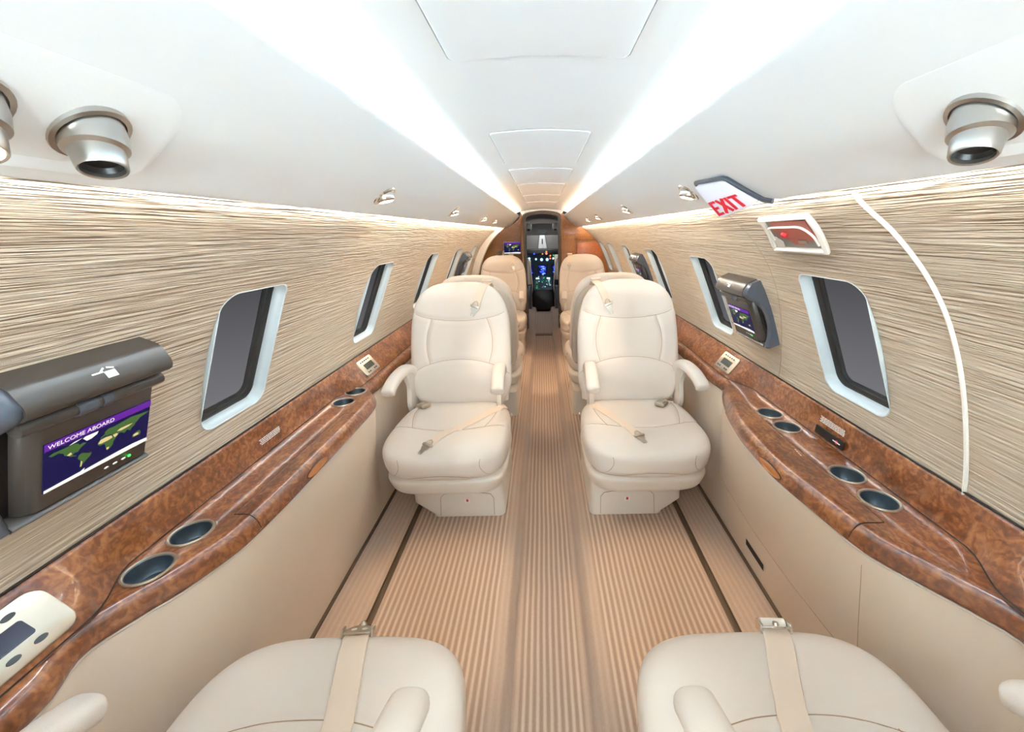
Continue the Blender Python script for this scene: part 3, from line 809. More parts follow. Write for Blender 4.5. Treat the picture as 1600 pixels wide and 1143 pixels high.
# ---- belt hardware (local seat coordinates)
def tongue(m4):      # flat two-pronged latch plate with its bar
    pl = [(-.017, 0), (-.017, .016), (-.010, .026), (-.010, .047), (-.004, .052), (-.003, .040), (.003, .040), (.004, .052), (.010, .047), (.010, .026), (.017, .016), (.017, 0)]
    a = slab(pl, .0025, m4, 0)
    b = box_me(.048, .014, .008, .003, mat4=m4 @ Matrix.Translation((0, -.004, .003)))
    c = tube([m4 @ Vector(p) for p in [(-.014, -.010, .004), (-.010, -.026, .005), (0, -.033, .006), (.010, -.026, .005), (.014, -.010, .004)]], .0025, 8)
    return join([a, b, c])
def buckle(m4):
    return join([box_me(.052, .058, .018, .006, mat4=m4 @ Matrix.Translation((0, 0, .009))), box_me(.036, .034, .006, .002, mat4=m4 @ Matrix.Translation((0, .006, .0195)))])
def hw_frame(p, n, dirv):
    w = Vector(n).normalized(); v = (Vector(dirv) - w * Vector(dirv).dot(w)).normalized(); u = v.cross(w)
    return frame(p, u, v, w)
def hit(a, b): h = CB.ray_cast(Vector((a, b, .8)), Vector((0, 0, -1))); return h[0], h[1]

def near_belt(root, sx, path, style):
    pts, ns = drape(CB, path, .046, torg, (0, 0, -1), .004)
    # run over the front edge
    last = pts[-1]
    o = add('seat_belt', ribbon(pts, ns, .055, .002), M['webbing'], root, world=False)
    n = Vector((0, .55, 1)).normalized(); d = Vector((path[-1][0] - path[-2][0], .05, .012)).normalized()
    base = last + Vector((0, .006, .002))
    m4 = hw_frame(base, n, d)
    if style == 'round':
        arc = [(.030 * math.cos(a), .026 * math.sin(a)) for a in [PI * i / 14 for i in range(15)]] + [(-.030, -.012), (.030, -.012)]
        pl = slab(arc, .004, m4, .001, .001)
        holes = join([lathe([(.0, .0055), (.0055, .0054), (.0065, .005)], 16, m4 @ Matrix.Translation((xx, .006, .0))) for xx in (-.012, .012)])
        knob = lathe([(0, .012), (.004, .011), (.006, .006), (.009, .004), (.009, 0)], 18, m4 @ Matrix.Translation((0, .030, .002)))
        ears = join([box_me(.006, .024, .018, .002, mat4=m4 @ Matrix.Translation((xx, -.002, .003))) for xx in (-.033, .033)])
        b = add('buckle', join([pl, knob, ears]), M['satin'], o, world=False); add('buckle_hole', holes, M['ivory'], b, world=False)
    else:
        roll = tube([m4 @ Vector((xx, .004, .006)) for xx in (-.026, .026)], .011, 16)
        ears = join([box_me(.006, .032, .022, .002, mat4=m4 @ Matrix.Translation((xx, -.004, .003))) for xx in (-.031, .031)])
        lip = tube([m4 @ Vector(p) for p in catmull([(-.031, -.018, .006), (-.018, -.026, .009), (0, -.029, .010), (.018, -.026, .009), (.031, -.018, .006)], 5)], .0028, 8)
        pin = lathe([(0, .006), (.006, .005), (.008, 0)], 18, m4 @ Matrix.Translation((0, -.016, .012)))
        b = add('buckle', join([ears, lip, pin]), M['chrome'], o, world=False); add('buckle_roller', roll, M['ivory'], b, world=False)

def shift_arms(root, out):
    for ch in root.children:
        if ch.name.startswith('armrest'):
            outer = sum(v.co.x for v in ch.data.vertices) / len(ch.data.vertices) * out > 0
            ch.location = ((.016 if outer else .028) * out, -.030, 0)
def lap_belt(root, mir, long_path, short_path):
    mm = lambda P: [(x * mir, y) for x, y in P]
    pts, ns = drape(CB, mm(long_path), .046, torg, (0, 0, -1), .002)
    o = add('seat_belt', ribbon(pts, ns, .046, .0018), M['webbing'], root, world=False)
    add('belt_tongue', tongue(hw_frame(pts[-1] + ns[-1] * .003, ns[-1], pts[-1] - pts[-4])), M['steel'], o, world=False)
    pts, ns = drape(CB, mm(short_path), .046, torg, (0, 0, -1), .002)
    o = add('seat_belt', ribbon(pts, ns, .040, .0018), M['webbing'], root, world=False)
    add('buckle', buckle(hw_frame(pts[-1] + ns[-1] * .002, ns[-1], pts[-1] - pts[-3])), M['satin'], o, world=False)
def shoulder_belt(root, xin, xl):
    """strap over the top of the back on the aisle side, tongue hanging on the front; local x given"""
    P = [(xin + (xl - xin) * t, .655 - .135 * t) for t in [i / 8 for i in range(9)]]
    h = [(a, b) for a, b in project(BB, P, borg, BD, .003) if a is not None]
    pts = [p for p, _ in h]; ns = [n for _, n in h]
    top = brot((xin - .2 * (xl - xin), -.02, .668)); back = brot((xin - .4 * (xl - xin), -.085, .60))
    pts = [back, brot((xin - .3 * (xl - xin), -.065, .655)), top] + pts
    ns = [Vector(BD), Vector(BD) * .6 + Vector((0, 0, .6)), Vector((0, 0, 1))] + ns
    o = add('shoulder_belt', ribbon(pts, ns, .042, .0018), M['webbing'], root, world=False)
    add('belt_tongue', tongue(hw_frame(pts[-1] + ns[-1] * .003, ns[-1], pts[-1] - pts[-3])), M['steel'], o, world=False)
    gm = hw_frame(brot((xin - .14 * (xl - xin), .01, .672)), (0, .3, 1), (xin - xl, -.3, 0))
    add('belt_guide', box_me(.058, .020, .010, .003, mat4=gm), M['webbing'], o, world=False)

XS = .447
r, o_ = seat(-XS, .396, 1, 'cream leather seat nearest the camera on the left, belt strap running over its cushion front', 'cream cabin seats')
shift_arms(r, o_)
near_belt(r, 1, [(.10, -.20), (.085, -.05), (.052, .12), (.018, .235), (.008, .262), (.005, .274)], 'round')
r, o_ = seat(XS, .390, 1, 'cream leather seat nearest the camera on the right, belt ending in a chrome roller buckle', 'cream cabin seats')
shift_arms(r, o_)
near_belt(r, -1, [(-.08, -.20), (-.04, -.03), (.0, .12), (.05, .235), (.062, .262), (.066, .274)], 'roller')
r, o_ = seat(-XS, 1.712, -1, 'cream leather seat facing the camera in the middle of the cabin, left of the aisle', 'cream cabin seats')
lap_belt(r, 1, [(-.245, -.205), (-.20, -.12), (-.10, .03), (.0, .13), (.055, .225)], [(.255, -.25), (.22, -.20), (.175, -.155)])
shoulder_belt(r, -.135, -.085)
r, o_ = seat(XS, 1.706, -1, 'cream leather seat facing the camera in the middle of the cabin, right of the aisle', 'cream cabin seats')
lap_belt(r, 1, [(.215, -.205), (.19, -.13), (.125, .0), (.075, .10), (.045, .185)], [(-.235, -.24), (-.19, -.19), (-.135, -.125)])
shoulder_belt(r, .155, .105)
r, _ = seat(-XS, 3.03, 1, 'cream leather seat turned toward the cockpit, mostly hidden behind the left middle seat', 'cream cabin seats')
r, _ = seat(XS, 3.03, 1, 'cream leather seat turned toward the cockpit, mostly hidden behind the right middle seat', 'cream cabin seats')
r, _ = seat(-.462, 4.33, -1, 'farthest cream leather seat left of the aisle, in front of the wall monitor', 'cream cabin seats')
shoulder_belt(r, -.10, -.12)
r, _ = seat(.452, 4.27, -1, 'farthest cream leather seat right of the aisle, before the wood bulkhead', 'cream cabin seats')
shoulder_belt(r, .14, .15)

# ------------------------------------------------------------------ monitors
CONT = {
 'land': [[(-168, 66), (-155, 71), (-125, 70), (-95, 72), (-80, 63), (-78, 55), (-65, 58), (-56, 52), (-66, 45), (-75, 38), (-81, 26), (-90, 30), (-97, 26), (-96, 19), (-88, 16), (-83, 9), (-92, 14), (-105, 20), (-112, 29), (-123, 37), (-125, 48), (-140, 60), (-160, 57)],
          [(-78, 8), (-70, 12), (-60, 8), (-50, 0), (-35, -7), (-39, -18), (-48, -26), (-58, -36), (-65, -44), (-70, -53), (-74, -45), (-71, -20), (-81, -6)],
          [(-16, 14), (-16, 24), (-6, 35), (10, 37), (32, 31), (43, 12), (51, 11), (40, -5), (40, -16), (33, -27), (20, -35), (14, -20), (10, 0), (5, 5), (-8, 5)],
          [(-9, 38), (-8, 43), (2, 48), (8, 54), (5, 60), (18, 70), (40, 68), (70, 73), (105, 77), (140, 72), (178, 68), (160, 60), (140, 55), (130, 43), (122, 38), (120, 28), (108, 20), (104, 9), (98, 16), (90, 22), (80, 10), (72, 20), (58, 25), (52, 15), (43, 13), (35, 30), (28, 37), (15, 39), (8, 44)],
          [(114, -22), (122, -17), (131, -12), (142, -11), (150, -24), (147, -38), (135, -34), (116, -34)]],
 'tan': [[(-15, 18), (-8, 32), (10, 34), (31, 30), (35, 18), (20, 14), (-5, 14)], [(36, 29), (48, 30), (56, 24), (50, 16), (43, 14)], [(50, 38), (62, 45), (90, 45), (110, 43), (95, 36), (66, 33)], [(118, -21), (130, -18), (140, -22), (138, -31), (120, -31)], [(-116, 34), (-104, 40), (-100, 30), (-108, 27)], [(-70, -22), (-66, -28), (-68, -48), (-71, -48)], [(16, -19), (25, -20), (24, -28), (17, -30)]],
 'ice': [[(-55, 60), (-40, 61), (-22, 70), (-18, 81), (-60, 82), (-68, 77)], [(-180, -76), (-120, -73), (-70, -71), (-57, -63), (-60, -74), (0, -70), (60, -67), (120, -66), (180, -72), (180, -88), (-180, -88)], [(-110, 74), (-90, 76), (-70, 82), (-95, 80)]]}
def screen_parts(m4, w, h, par, text=True):
    """m4: screen plane, x right, y up, z toward the viewer"""
    s0 = add('screen', box_me(w, h, .002, 0, mat4=m4), M['navy'], par)
    def rect(x0, y0, x1, y1, z, mt, nm):
        add(nm, box_me(x1 - x0, y1 - y0, .0003, 0, mat4=m4 @ Matrix.Translation(((x0 + x1) / 2, (y0 + y1) / 2, z))), mt, s0)
    rect(-w / 2, h * .355, w / 2, h / 2, .0013, M['purple'], 'screen_banner')
    for k, z in (('land', .0013), ('tan', .0016), ('ice', .0017)):
        for pl in CONT[k]:
            pts = [(lo / 180 * w * .5, (la / 90) * h * .43 - h * .07) for lo, la in pl]
            add({'land': 'map_land', 'tan': 'map_desert', 'ice': 'map_ice'}[k], slab(pts, .0002, m4, 0, z), M[k], s0)
    if text: add('screen_text', text_me('WELCOME ABOARD', h * .115, m4 @ Matrix.Translation((-w * .475, h * .385, .0016)), .0001), M['ice'], s0)
def monitor(s, y0, label):
    """fold-down monitor on the wall, y0 = near edge; s side"""
    W_, T1, T0 = .232, .135, -.128       # length along the cabin, top, bottom on the wall chord
    root = emp('wall_monitor', wpt(s, y0 + W_ / 2, 0, 0), label, 'monitor', 'fold-out wall monitors')
    P = lambda y, t, d: wpt(s, y0 + y, t, -d, False)     # d inward from the wall chord
    def prism(prof, ya, yb, sm=60):      # prof in (t, d)
        return loft([[P(y, t, d) for t, d in prof] for y in (ya, yb)], closed_v=True, caps=True, angle=sm)
    hood = [(.085, -.03), (.088, .042), (.090, .051), (.097, .056), (.106, .056), (.114, .052), (.131, .034), (.134, .026), (.134, -.04)]
    add('hood', prism(hood, .012, W_), M['tv'], root)
    ar = [P(.125, .128, .037), P(.125, .115, .051)]
    n_ = (P(0, .128, .037) - P(0, .115, .051)); up_ = n_.normalized(); rt = Vector((0, -s * -1, 0)); rt = Vector((0, 1 if s < 0 else -1, 0)); nn = rt.cross(up_)
    cm = frame(P(.125, .1215, .0445), rt, up_, nn)
    ic = [box_me(.016, .011, .001, 0, mat4=cm @ Matrix.Translation((.005, -.003, .0004))), box_me(.016, .0022, .001, 0, mat4=cm @ Matrix.Translation((-.012, .003, .0004))),
          box_me(.009, .0022, .001, 0, mat4=cm @ Matrix.Translation((-.004, .006, .0004)) @ Matrix.Rotation(.6, 4, 'Z')), box_me(.010, .0022, .001, 0, mat4=cm @ Matrix.Translation((.009, .0065, .0004)) @ Matrix.Rotation(-.3, 4, 'Z'))]
    add('hood_symbol', join(ic), M['paint_white'], root)
    # hinge bar
    hb = [(.070 + .011 * math.cos(a), .038 + .011 * math.sin(a)) for a in [2 * PI * i / 16 for i in range(16)]]
    add('hinge_bar', prism(hb, .014, W_ - .004), M['tv'], root)
    hk = [(.070 + .0122 * math.cos(a), .039 + .0122 * math.sin(a)) for a in [2 * PI * i / 16 for i in range(16)]]
    add('hinge_knuckle', join([prism(hk, .085, .112), prism(hk, .120, .135)]), M['tv2'], root)
    # body holding the screen: near edge rounded into the bracket
    bod = []
    for y, ins in ((.030, .022), (.032, .014), (.036, .007), (.043, .002), (.052, .0), (W_ - .012, .0), (W_ - .009, .003)):
        bod.append([P(y, t, d) for t, d in ((.057, .008), (.057, .030 - ins * .8), (.054, .035 - ins * .8), (-.100, .035 - ins * .8), (-.104, .030 - ins * .8), (-.104, .008))])
    bo = add('screen_case', loft(bod, closed_v=True, caps=True, angle=40), M['tv'], root)
    # bottom rail and back plate
    add('bottom_rail', prism([(-.113, -.03), (-.116, .026), (-.113, .036), (-.107, .039), (-.104, .035), (-.106, -.03)], .012, W_ - .006), M['tv'], root)
    add('back_plate', prism([(.12, -.05), (.12, .012), (-.110, .012), (-.110, -.05)], .012, W_ - .015), M['black'], root)
    # curved bracket at the near end
    br = []
    for t, da, db in ((.132, -.05, .028), (.114, -.05, .050), (.100, -.045, .053), (.082, -.04, .044), (.06, -.035, .024), (.03, -.03, .011), (.0, -.03, .006), (-.04, -.03, .007), (-.07, -.03, .014), (-.095, -.03, .026), (-.110, -.03, .036), (-.117, -.03, .032)):
        br.append([P(-.012, t, da), P(-.008, t, db - .006), P(.002, t, db), P(.012, t, db), P(.016, t, db - .004), P(.016, t, da)])
    add('end_bracket', loft(br, closed_v=True, caps=True, angle=50), M['tv2'], root)
    # screen plane
    upv = (P(0, .05, 0) - P(0, -.05, 0)).normalized(); nin = (P(0, 0, 1) - P(0, 0, 0)).normalized(); rtv = upv.cross(nin)
    if s < 0: pass
    sm = frame(P(.135, -.0225, .0355), rtv, upv, nin)
    screen_parts(sm, .168, .092, root)
    bt = join([lathe([(0, .0018), (.0022, .0015), (.003, 0)], 12, sm @ Matrix.Translation((x, -.062, 0)) @ Matrix.Diagonal((1.5, .8, 1, 1))) for x in (.012, .027, .042)])
    add('key', bt, M['steel'], root)
    add('status_led', lathe([(0, .0012), (.0025, .001), (.0028, 0)], 12, sm @ Matrix.Translation((.053, -.062, 0))), M['glass_led'], root)
monitor(-1, .470, 'dark grey fold-out monitor nearest the camera on the left wall, showing a world map')
monitor(1, 1.366, 'dark grey fold-out monitor between the two nearest right-hand windows, showing a world map')
monitor(1, 3.02, 'small looking fold-out monitor on the right wall beyond the third window')
monitor(-1, 3.80, 'small looking fold-out monitor far along the left wall before the door arch')

# ------------------------------------------------------------------ control panels on the backsplash
def splash_frame(s, y, up=.0):
    b = bx(y); a = Vector((b, .655)); c = Vector((.868, .738)); t = (c - a).normalized(); p = (a + c) / 2 + t * up
    v = Vector((s * t.x, 0, t.y)); n = Vector((-s * t.y, 0, t.x)); u = v.cross(n)
    return frame(Vector((s * p.x, y, p.y)) + n * .0028, u, v, n)
def ctrl(s, y, kind, label):
    m4 = splash_frame(s, y)
    root = emp('control_panel', m4.translation, label, 'control panel', 'satin control panels on the side consoles')
    if kind == 'small':
        add('faceplate', slab(rrect(.072, .040, .008), .005, m4, .002), M['satin'], root)
        add('display', box_me(.086, .028, .001, 0, mat4=m4 @ Matrix.Translation((.002, -.001, .0052))), M['lcd'], root)
        ks = [(-.044 + .020 * i, .027) for i in range(5)] + [(-.044, -.027), (-.026, -.027), (.022, -.027), (.040, -.027)]
        for x, y_ in ks: add('key', slab(rrect(.0032, .0022, .002, 3), .001, m4, 0, .005), M['keys'], root) if False else None
        add('keys', join([slab(rrect(.0062, .0032, .003, 3), .0012, m4 @ Matrix.Translation((x, y_, 0)), 0, .005) for x, y_ in ks]), M['keys'], root)
    else:
        add('faceplate', slab(rrect(.105, .045, .022), .005, m4, .002), M['satin'], root)
        add('display', slab(rrect(.062, .015, .005), .001, m4 @ Matrix.Translation((-.002, 0, 0)), 0, .005), M['lcd2'], root)
        for i in range(4):
            for yy in (-.028, .028):
                add('key', slab([(.009 * math.cos(a), .0045 * math.sin(a)) for a in [2 * PI * k / 16 for k in range(16)]], .0015, m4 @ Matrix.Translation((-.05 + .035 * i, yy, 0)), 0, .005), M['keys'], root)
        add('indicator', lathe([(0, .009), (.003, .0085), (.004, .005)], 14, m4 @ Matrix.Translation((-.02, -.038, 0))), M['steel'], root)
ctrl(-1, 1.79, 'small', 'small satin control panel with keys on the left console beside the middle seat')
ctrl(1, 1.725, 'small', 'small satin control panel with keys on the right console beside the middle seat')
ctrl(-1, .415, 'big', 'large satin control panel with purple display on the left console beside the nearest seat')

def placard(s, y, up, w, h, rows, label):
    m4 = splash_frame(s, y, up); random.seed(int(y * 100))
    ms = []
    for r_ in range(rows):
        x = -w / 2 + (0.004 if r_ % 2 else 0)
        while x < w / 2 - .004:
            l = random.uniform(.004, .011); l = min(l, w / 2 - x)
            ms.append(box_me(l, h / rows * .55, .0005, 0, mat4=m4 @ Matrix.Translation((x + l / 2, h / 2 - (r_ + .5) * h / rows, 0)))); x += l + .0018
    tag(add('placard', join(ms), M['paint_white']), label, 'placard')
placard(-1, 1.115, -.004, .095, .020, 4, 'small block of white printed lines on the left console backsplash')
placard(1, 1.075, .014, .105, .020, 5, 'small block of white printed lines on the right console backsplash above a black socket')
m4 = splash_frame(1, 1.072, -.022)
rt_ = emp('socket_panel', m4.translation, 'narrow black socket strip with a coloured logo on the right console backsplash', 'socket')
add('faceplate', slab(rrect(.062, .0135, .003), .003, m4, .001), M['black'], rt_)
add('logo_mark', box_me(.030, .003, .0005, 0, mat4=m4 @ Matrix.Translation((.034, 0, .0035))), M['paint_white'], rt_)
add('logo_dot', lathe([(0, .0036), (.0065, .0034)], 16, m4 @ Matrix.Translation((.034, 0, -.0002))), M['red'], rt_)
tag(add('placard', join([box_me(.0022, l, .0006, 0, mat4=Matrix.Translation((.742 - .001 * i, 1.04 - .010 * i, .6522))) for i, l in enumerate((.006, .007, .004, .008))]), M['paint_white']), 'tiny white printed marking on the right console top between the cup holders', 'placard')

# ------------------------------------------------------------------ overhead fittings
def vframe(s, y, x):            # frame on the valance underside at |x|
    pts = VS[:12 * 2]
    best = None
    for (x0, z0), (x1, z1) in zip(VS, VS[1:]):
        if min(x0, x1) <= x <= max(x0, x1) and z0 <= z1 + 1e-6 and x1 < x0:
            t = (x - x0) / (x1 - x0); z = z0 + (z1 - z0) * t; d = Vector((x1 - x0, z1 - z0)).normalized(); best = (z, d); break
    z, d = best
    u = Vector((0, s, 0)); v = Vector((s * d.x, 0, d.y)); n = Vector((-s * d.y * 1, 0, d.x)); 
    n = Vector((-s * d.y, 0, d.x)) if Vector((-s * d.y, 0, d.x)).z < 0 else Vector((s * d.y, 0, -d.x))
    return frame((s * x, y, z), v.cross(n), v, n), n
M['bulb'] = emat('warm_bulb', (255, 226, 190), 14)
def down_light(s, y, label, power, big=1.0, target=(.42, .0), size=.9):
    m4, n = vframe(s, y, .392)
    root = emp('reading_light', m4.translation, label, 'light', 'overhead reading lights')
    add('bezel', lathe([(.020 * big, .002), (.026 * big, .0035), (.031 * big, .002), (.033 * big, -.001)], 28, m4), M['chrome'], root)
    tilt = m4 @ Matrix.Rotation(.35, 4, 'X') @ Matrix.Translation((0, 0, .004))
    add('eyeball', lathe([(.023 * big, -.012), (.0245 * big, -.004), (.022 * big, .006), (.017 * big, .0095)], 28, tilt), M['chrome'], root)
    add('lens', lathe([(.0172 * big, .0088), (.012 * big, .0080), (0, .0078)], 24, tilt), M['bulb'], root)
    if power:
        ld = bpy.data.lights.new('reading_lamp', 'SPOT'); ld.energy = power; ld.color = (1, .74, .48) if y < 1.3 else (1, .80, .58) if y < 2.5 else (1, .76, .52); ld.spot_size = .66 if y < 1.3 else size; ld.spot_blend = .7; ld.shadow_soft_size = .018
        lo = bpy.data.objects.new('lamp', ld); COL.objects.link(lo); lo.parent = root
        p = m4.translation + n * .03
        t = Vector((s * target[0], y + target[1], .0)); d = (t - p).normalized()
        lo.matrix_world = Matrix.Translation(p - root.location) @ d.to_track_quat('-Z', 'Y').to_matrix().to_4x4()
for y, pw, lb, tg in ((1.08, 10, 'nearest the camera', (.42, .0)), (1.90, 2.5, 'second from the camera', (.04, -.12)), (2.84, 5, 'third from the camera', (.15, .1)), (3.50, 5, 'fourth from the camera', (.15, .3))):
    down_light(-1, y, 'chrome reading light in the left overhead panel, %s' % lb, pw, target=tg)
for y, pw, lb, tg in ((1.15, 10, 'nearest the camera beside the exit sign', (.42, -.06)), (1.96, 2.5, 'second from the camera', (.04, -.12)), (2.93, 5, 'third from the camera', (.15, .1)), (3.54, 5, 'fourth from the camera', (.15, .3))):
    down_light(1, y, 'chrome reading light in the right overhead panel, %s' % lb, pw, target=tg)

def gasper(root, s, y, x, big, lens=False):
    m4, n = vframe(s, y, x)
    dn = aim(m4.translation + n * .0, Vector((-.30 * s, -.28, -1)))
    g = emp('air_nozzle' if not lens else 'lamp_nozzle', m4.translation); g.parent = root; g.location = m4.translation - root.location
    R_ = .030 * big
    add('collar', lathe([(R_ * .9, -.006), (R_ * 1.02, -.001), (R_, .003), (R_ * .86, .0035), (R_ * .80, -.004)], 32, m4), M['steel'], g)
    add('barrel', lathe([(R_ * .78, -.014), (R_ * .80, .004), (R_ * .74, .016), (R_ * .62, .0185), (R_ * .62, .020), (R_ * .57, .033), (R_ * .54, .0345), (R_ * .49, .0335), (R_ * .47, .026)], 36, dn), M['steel'], g)
    add('bore', lathe([(R_ * .475, .030), (R_ * .40, .026), (R_ * .22, .024), (0, .024)], 28, dn), M['bulb'] if lens else M['black'], g)
def tray(s, y0, y1, label):
    yc, hl = (y0 + y1) / 2, (y1 - y0) / 2
    m4, n = vframe(s, yc, .408)
    root = emp('overhead_service_unit', m4.translation, label, 'air vent', 'overhead air vent units')
    def ring(w, h, r, dz):
        out = []
        for a, b in rrect(w, h, r, 6):
            x = .392 - b * .93; f, nn = vframe(s, yc + a, x); out.append(f.translation + nn * (dz * max(.12, min(1, .5 - b / .05))))
        return out
    add('tray', loft([ring(hl, .046, .030, -.001), ring(hl, .046, .030, .0035), ring(hl - .003, .044, .029, .0055), ring(hl - .008, .040, .028, .005), ring(hl - .013, .036, .026, .0015), ring((hl - .013) * .8, .036 * .8, .0208, .0015), ring((hl - .013) * .6, .036 * .6, .0156, .0015), ring((hl - .013) * .4, .036 * .4, .0104, .0015), ring((hl - .013) * .2, .036 * .2, .0052, .0015), ring(.001, .001, .0005, .0012)], closed_v=True), M['white'], root)
    return root
r = tray(-1, .17, .468, 'white overhead unit with a silver air nozzle and lamp, upper left corner'); gasper(r, -1, .398, .394, 1.0); gasper(r, -1, .312, .394, 1.0, True)
r = tray(1, .20, .474, 'white overhead unit with a silver air nozzle, upper right corner'); gasper(r, 1, .404, .396, 1.0)

# ------------------------------------------------------------------ exit sign
A, B_, C_, D_ = [Vector(p) for p in ((.372, 1.035, H + .100), (.378, .893, H + .096), (.432, .845, H + .050), (.428, 1.0, H + .028))]
nrm = (B_ - A).cross(D_ - A).normalized()
if nrm.z > 0: nrm = -nrm
rt_ = emp('exit_sign', (A + B_ + C_ + D_) / 4, 'white exit sign with red letters hanging from the right overhead panel', 'sign')
def quadpt(u, v, off=0): return A.lerp(B_, u).lerp(D_.lerp(C_, u), v) + nrm * (off + .010 * (1 - (2 * v - .75) ** 2) * 0)
rows = []
rr_ = rrect(.5, .5, .09, 5)
for off, k in ((-.002, 1.0), (.006, 1.0), (.010, .985), (.011, .96)): rows.append([quadpt(.5 + a * k, .5 + b * k, off) for a, b in rr_])
add('sign_face', loft(rows, closed_v=True, caps=True, angle=60), M['exit_white'], rt_)
add('sign_bracket', tube([quadpt(0, .02, -.001), quadpt(0, -.03, .001), quadpt(.02, -.06, .001), quadpt(.5, -.06, .001), quadpt(.97, -.06, .001), quadpt(1.04, .0, .001), quadpt(1.05, .5, .001), quadpt(1.06, 1.0, .0), quadpt(1.12, 1.15, -.002)], .0048, 10), M['tv2'], rt_)
# letters: heavy block strokes laid on the face; a runs D -> C (left to right), b runs D -> A (up)
def fpt(a, b, off): return quadpt(a, 1 - b, off)
ms = []
def bar(x0, y0, x1, y1, w=.085, wy=None):
    d = Vector((x1 - x0, (y1 - y0))); L = d.length; p = Vector((-d.y, d.x)) / L * w / 2
    c = [Vector((x0, y0)) + p, Vector((x0, y0)) - p, Vector((x1, y1)) - p, Vector((x1, y1)) + p]
    ms.append(loft([[fpt(q.x, q.y, o) for q in c] for o in (.0105, .0118)], closed_v=True, caps=True, angle=20))
b0, b1 = .07, .50
bm_ = (b0 + b1) / 2
bar(.10, b0, .10, b1, .07); bar(.07, b1 - .035, .25, b1 - .035, .07); bar(.07, bm_, .23, bm_, .07); bar(.07, b0 + .035, .25, b0 + .035, .07)
bar(.31, b0, .51, b1, .075); bar(.51, b0, .31, b1, .075); bar(.60, b0, .60, b1, .07)
bar(.67, b1 - .035, .92, b1 - .035, .07); bar(.795, b0, .795, b1, .07)
add('sign_letters', join(ms), M['exit_red'], rt_)

# ------------------------------------------------------------------ emergency exit handle cover
def wall_at(s, y, z, off=0.0):
    x = wallx(z); dz = .01; t = Vector((wallx(z + dz) - wallx(z - dz), 2 * dz)).normalized(); n = Vector((-t.y, t.x))   # inward normal
    return Vector((s * (x + n.x * off), y, z + n.y * off))
ca, cb, cc, cd = (1.050, 1.302), (.862, 1.304), (.914, 1.230), (1.122, 1.228)
def cq(u, v, off=0):
    y = (ca[0] * (1 - u) + cb[0] * u) * (1 - v) + (cd[0] * (1 - u) + cc[0] * u) * v
    z = (ca[1] * (1 - u) + cb[1] * u) * (1 - v) + (cd[1] * (1 - u) + cc[1] * u) * v
    return wall_at(1, y, z, off)
rt_ = emp('exit_handle_cover', cq(.5, .5), 'white framed clear cover over a red emergency exit handle on the right wall', 'exit handle')
fr = [cq(u, v, .004) for u, v in [(k / 8, 0) for k in range(8)] + [(1, k / 8) for k in range(8)] + [(1 - k / 8, 1) for k in range(8)] + [(0, 1 - k / 8) for k in range(8)]]
add('cover_frame', tube(fr, 1.0, closed=True, sec=[(.0065 * math.copysign(abs(math.cos(a)) ** .6, math.cos(a)), .0065 * math.copysign(abs(math.sin(a)) ** .6, math.sin(a))) for a in [2 * PI * i / 12 for i in range(12)]]), M['ivory'], rt_)
def cpoly(pts, off): 
    P_ = [cq(u, v, off) for u, v in pts]; Q_ = [cq(u, v, off - .002) for u, v in pts]; return loft([P_, Q_], closed_v=True, caps=True, angle=30)
def g8(u0, v0, u1, v1): return [(u0 + (u1 - u0) * k / 6, v0) for k in range(6)] + [(u1, v0 + (v1 - v0) * k / 6) for k in range(6)] + [(u1 - (u1 - u0) * k / 6, v1) for k in range(6)] + [(u0, v1 - (v1 - v0) * k / 6) for k in range(6)]
add('back_plate', cpoly(g8(.02, .02, .98, .98), .0018), M['greyp'], rt_)
add('red_plate', cpoly([(.22, .06), (.45, .06), (.92, .08), (.95, .62), (.80, .66), (.66, .80), (.5, .78), (.42, .62), (.34, .58), (.22, .55), (.12, .3)], .0075), M['pink'], rt_)
add('release_handle', tube([cq(u, v, .0105) for u, v in [(p.x, p.y) for p in catmull([(.12, .60, 0), (.10, .3, 0), (.16, .2, 0), (.5, .2, 0), (.78, .22, 0), (.92, .45, 0), (.96, .75, 0)], 5)]], .0028, 8), M['ivory'], rt_)
add('release_knob', lathe([(0, .010), (.006, .009), (.009, .004), (.009, 0)], 16, aim(cq(.40, .42, .008), cq(.4, .42, 1) - cq(.4, .42, 0))), M['red'], rt_)
add('handle_bracket', cpoly(g8(.60, .62, .76, .72), .010), M['steel'], rt_)
add('instruction_label', cpoly([(.05, .55), (.12, .55), (.24, .72), (.24, .92), (.08, .92)], .0065), M['paint_white'], rt_)
add('clear_cover', loft([[cq(u, v, .0155) for u in [k / 6 for k in range(7)]] for v in (0.02, .5, .98)]), M['clear'], rt_)

# white piping round the emergency exit on the right wall, and the seam on its far side
trim(tube([wall_at(1, .70, z, .0015) for z in [.742 + (1.333 - .742) * k / 50 for k in range(51)]], .0042, 8), M['piping'])
trim(tube([wall_at(1, 1.195 + .20 * max(0, 1 - (z - .742) / .58), z, .0) for z in [.742 + (1.325 - .742) * k / 40 for k in range(41)]], .0009, 6), M['seam'])

# ------------------------------------------------------------------ front of the cabin: door arch, bulkheads, door
XA = .246
# arch trim at the left end of the wall
rows = []
for k in range(41):
    z = .05 + (1.36 - .05) * k / 40
    x = .884 if z < .68 else wallx(z)
    rows.append([Vector((-(x - .0), YD - .02, z)), Vector((-(x - .085), YD - .03, z + .010)), Vector((-(x - .095), YD - .01, z + .012)), Vector((-(x - .090), YD + .055, z + .010)), Vector((-(x + .03), YD + .06, z))])
trim(loft(rows, angle=60), M['shell'])
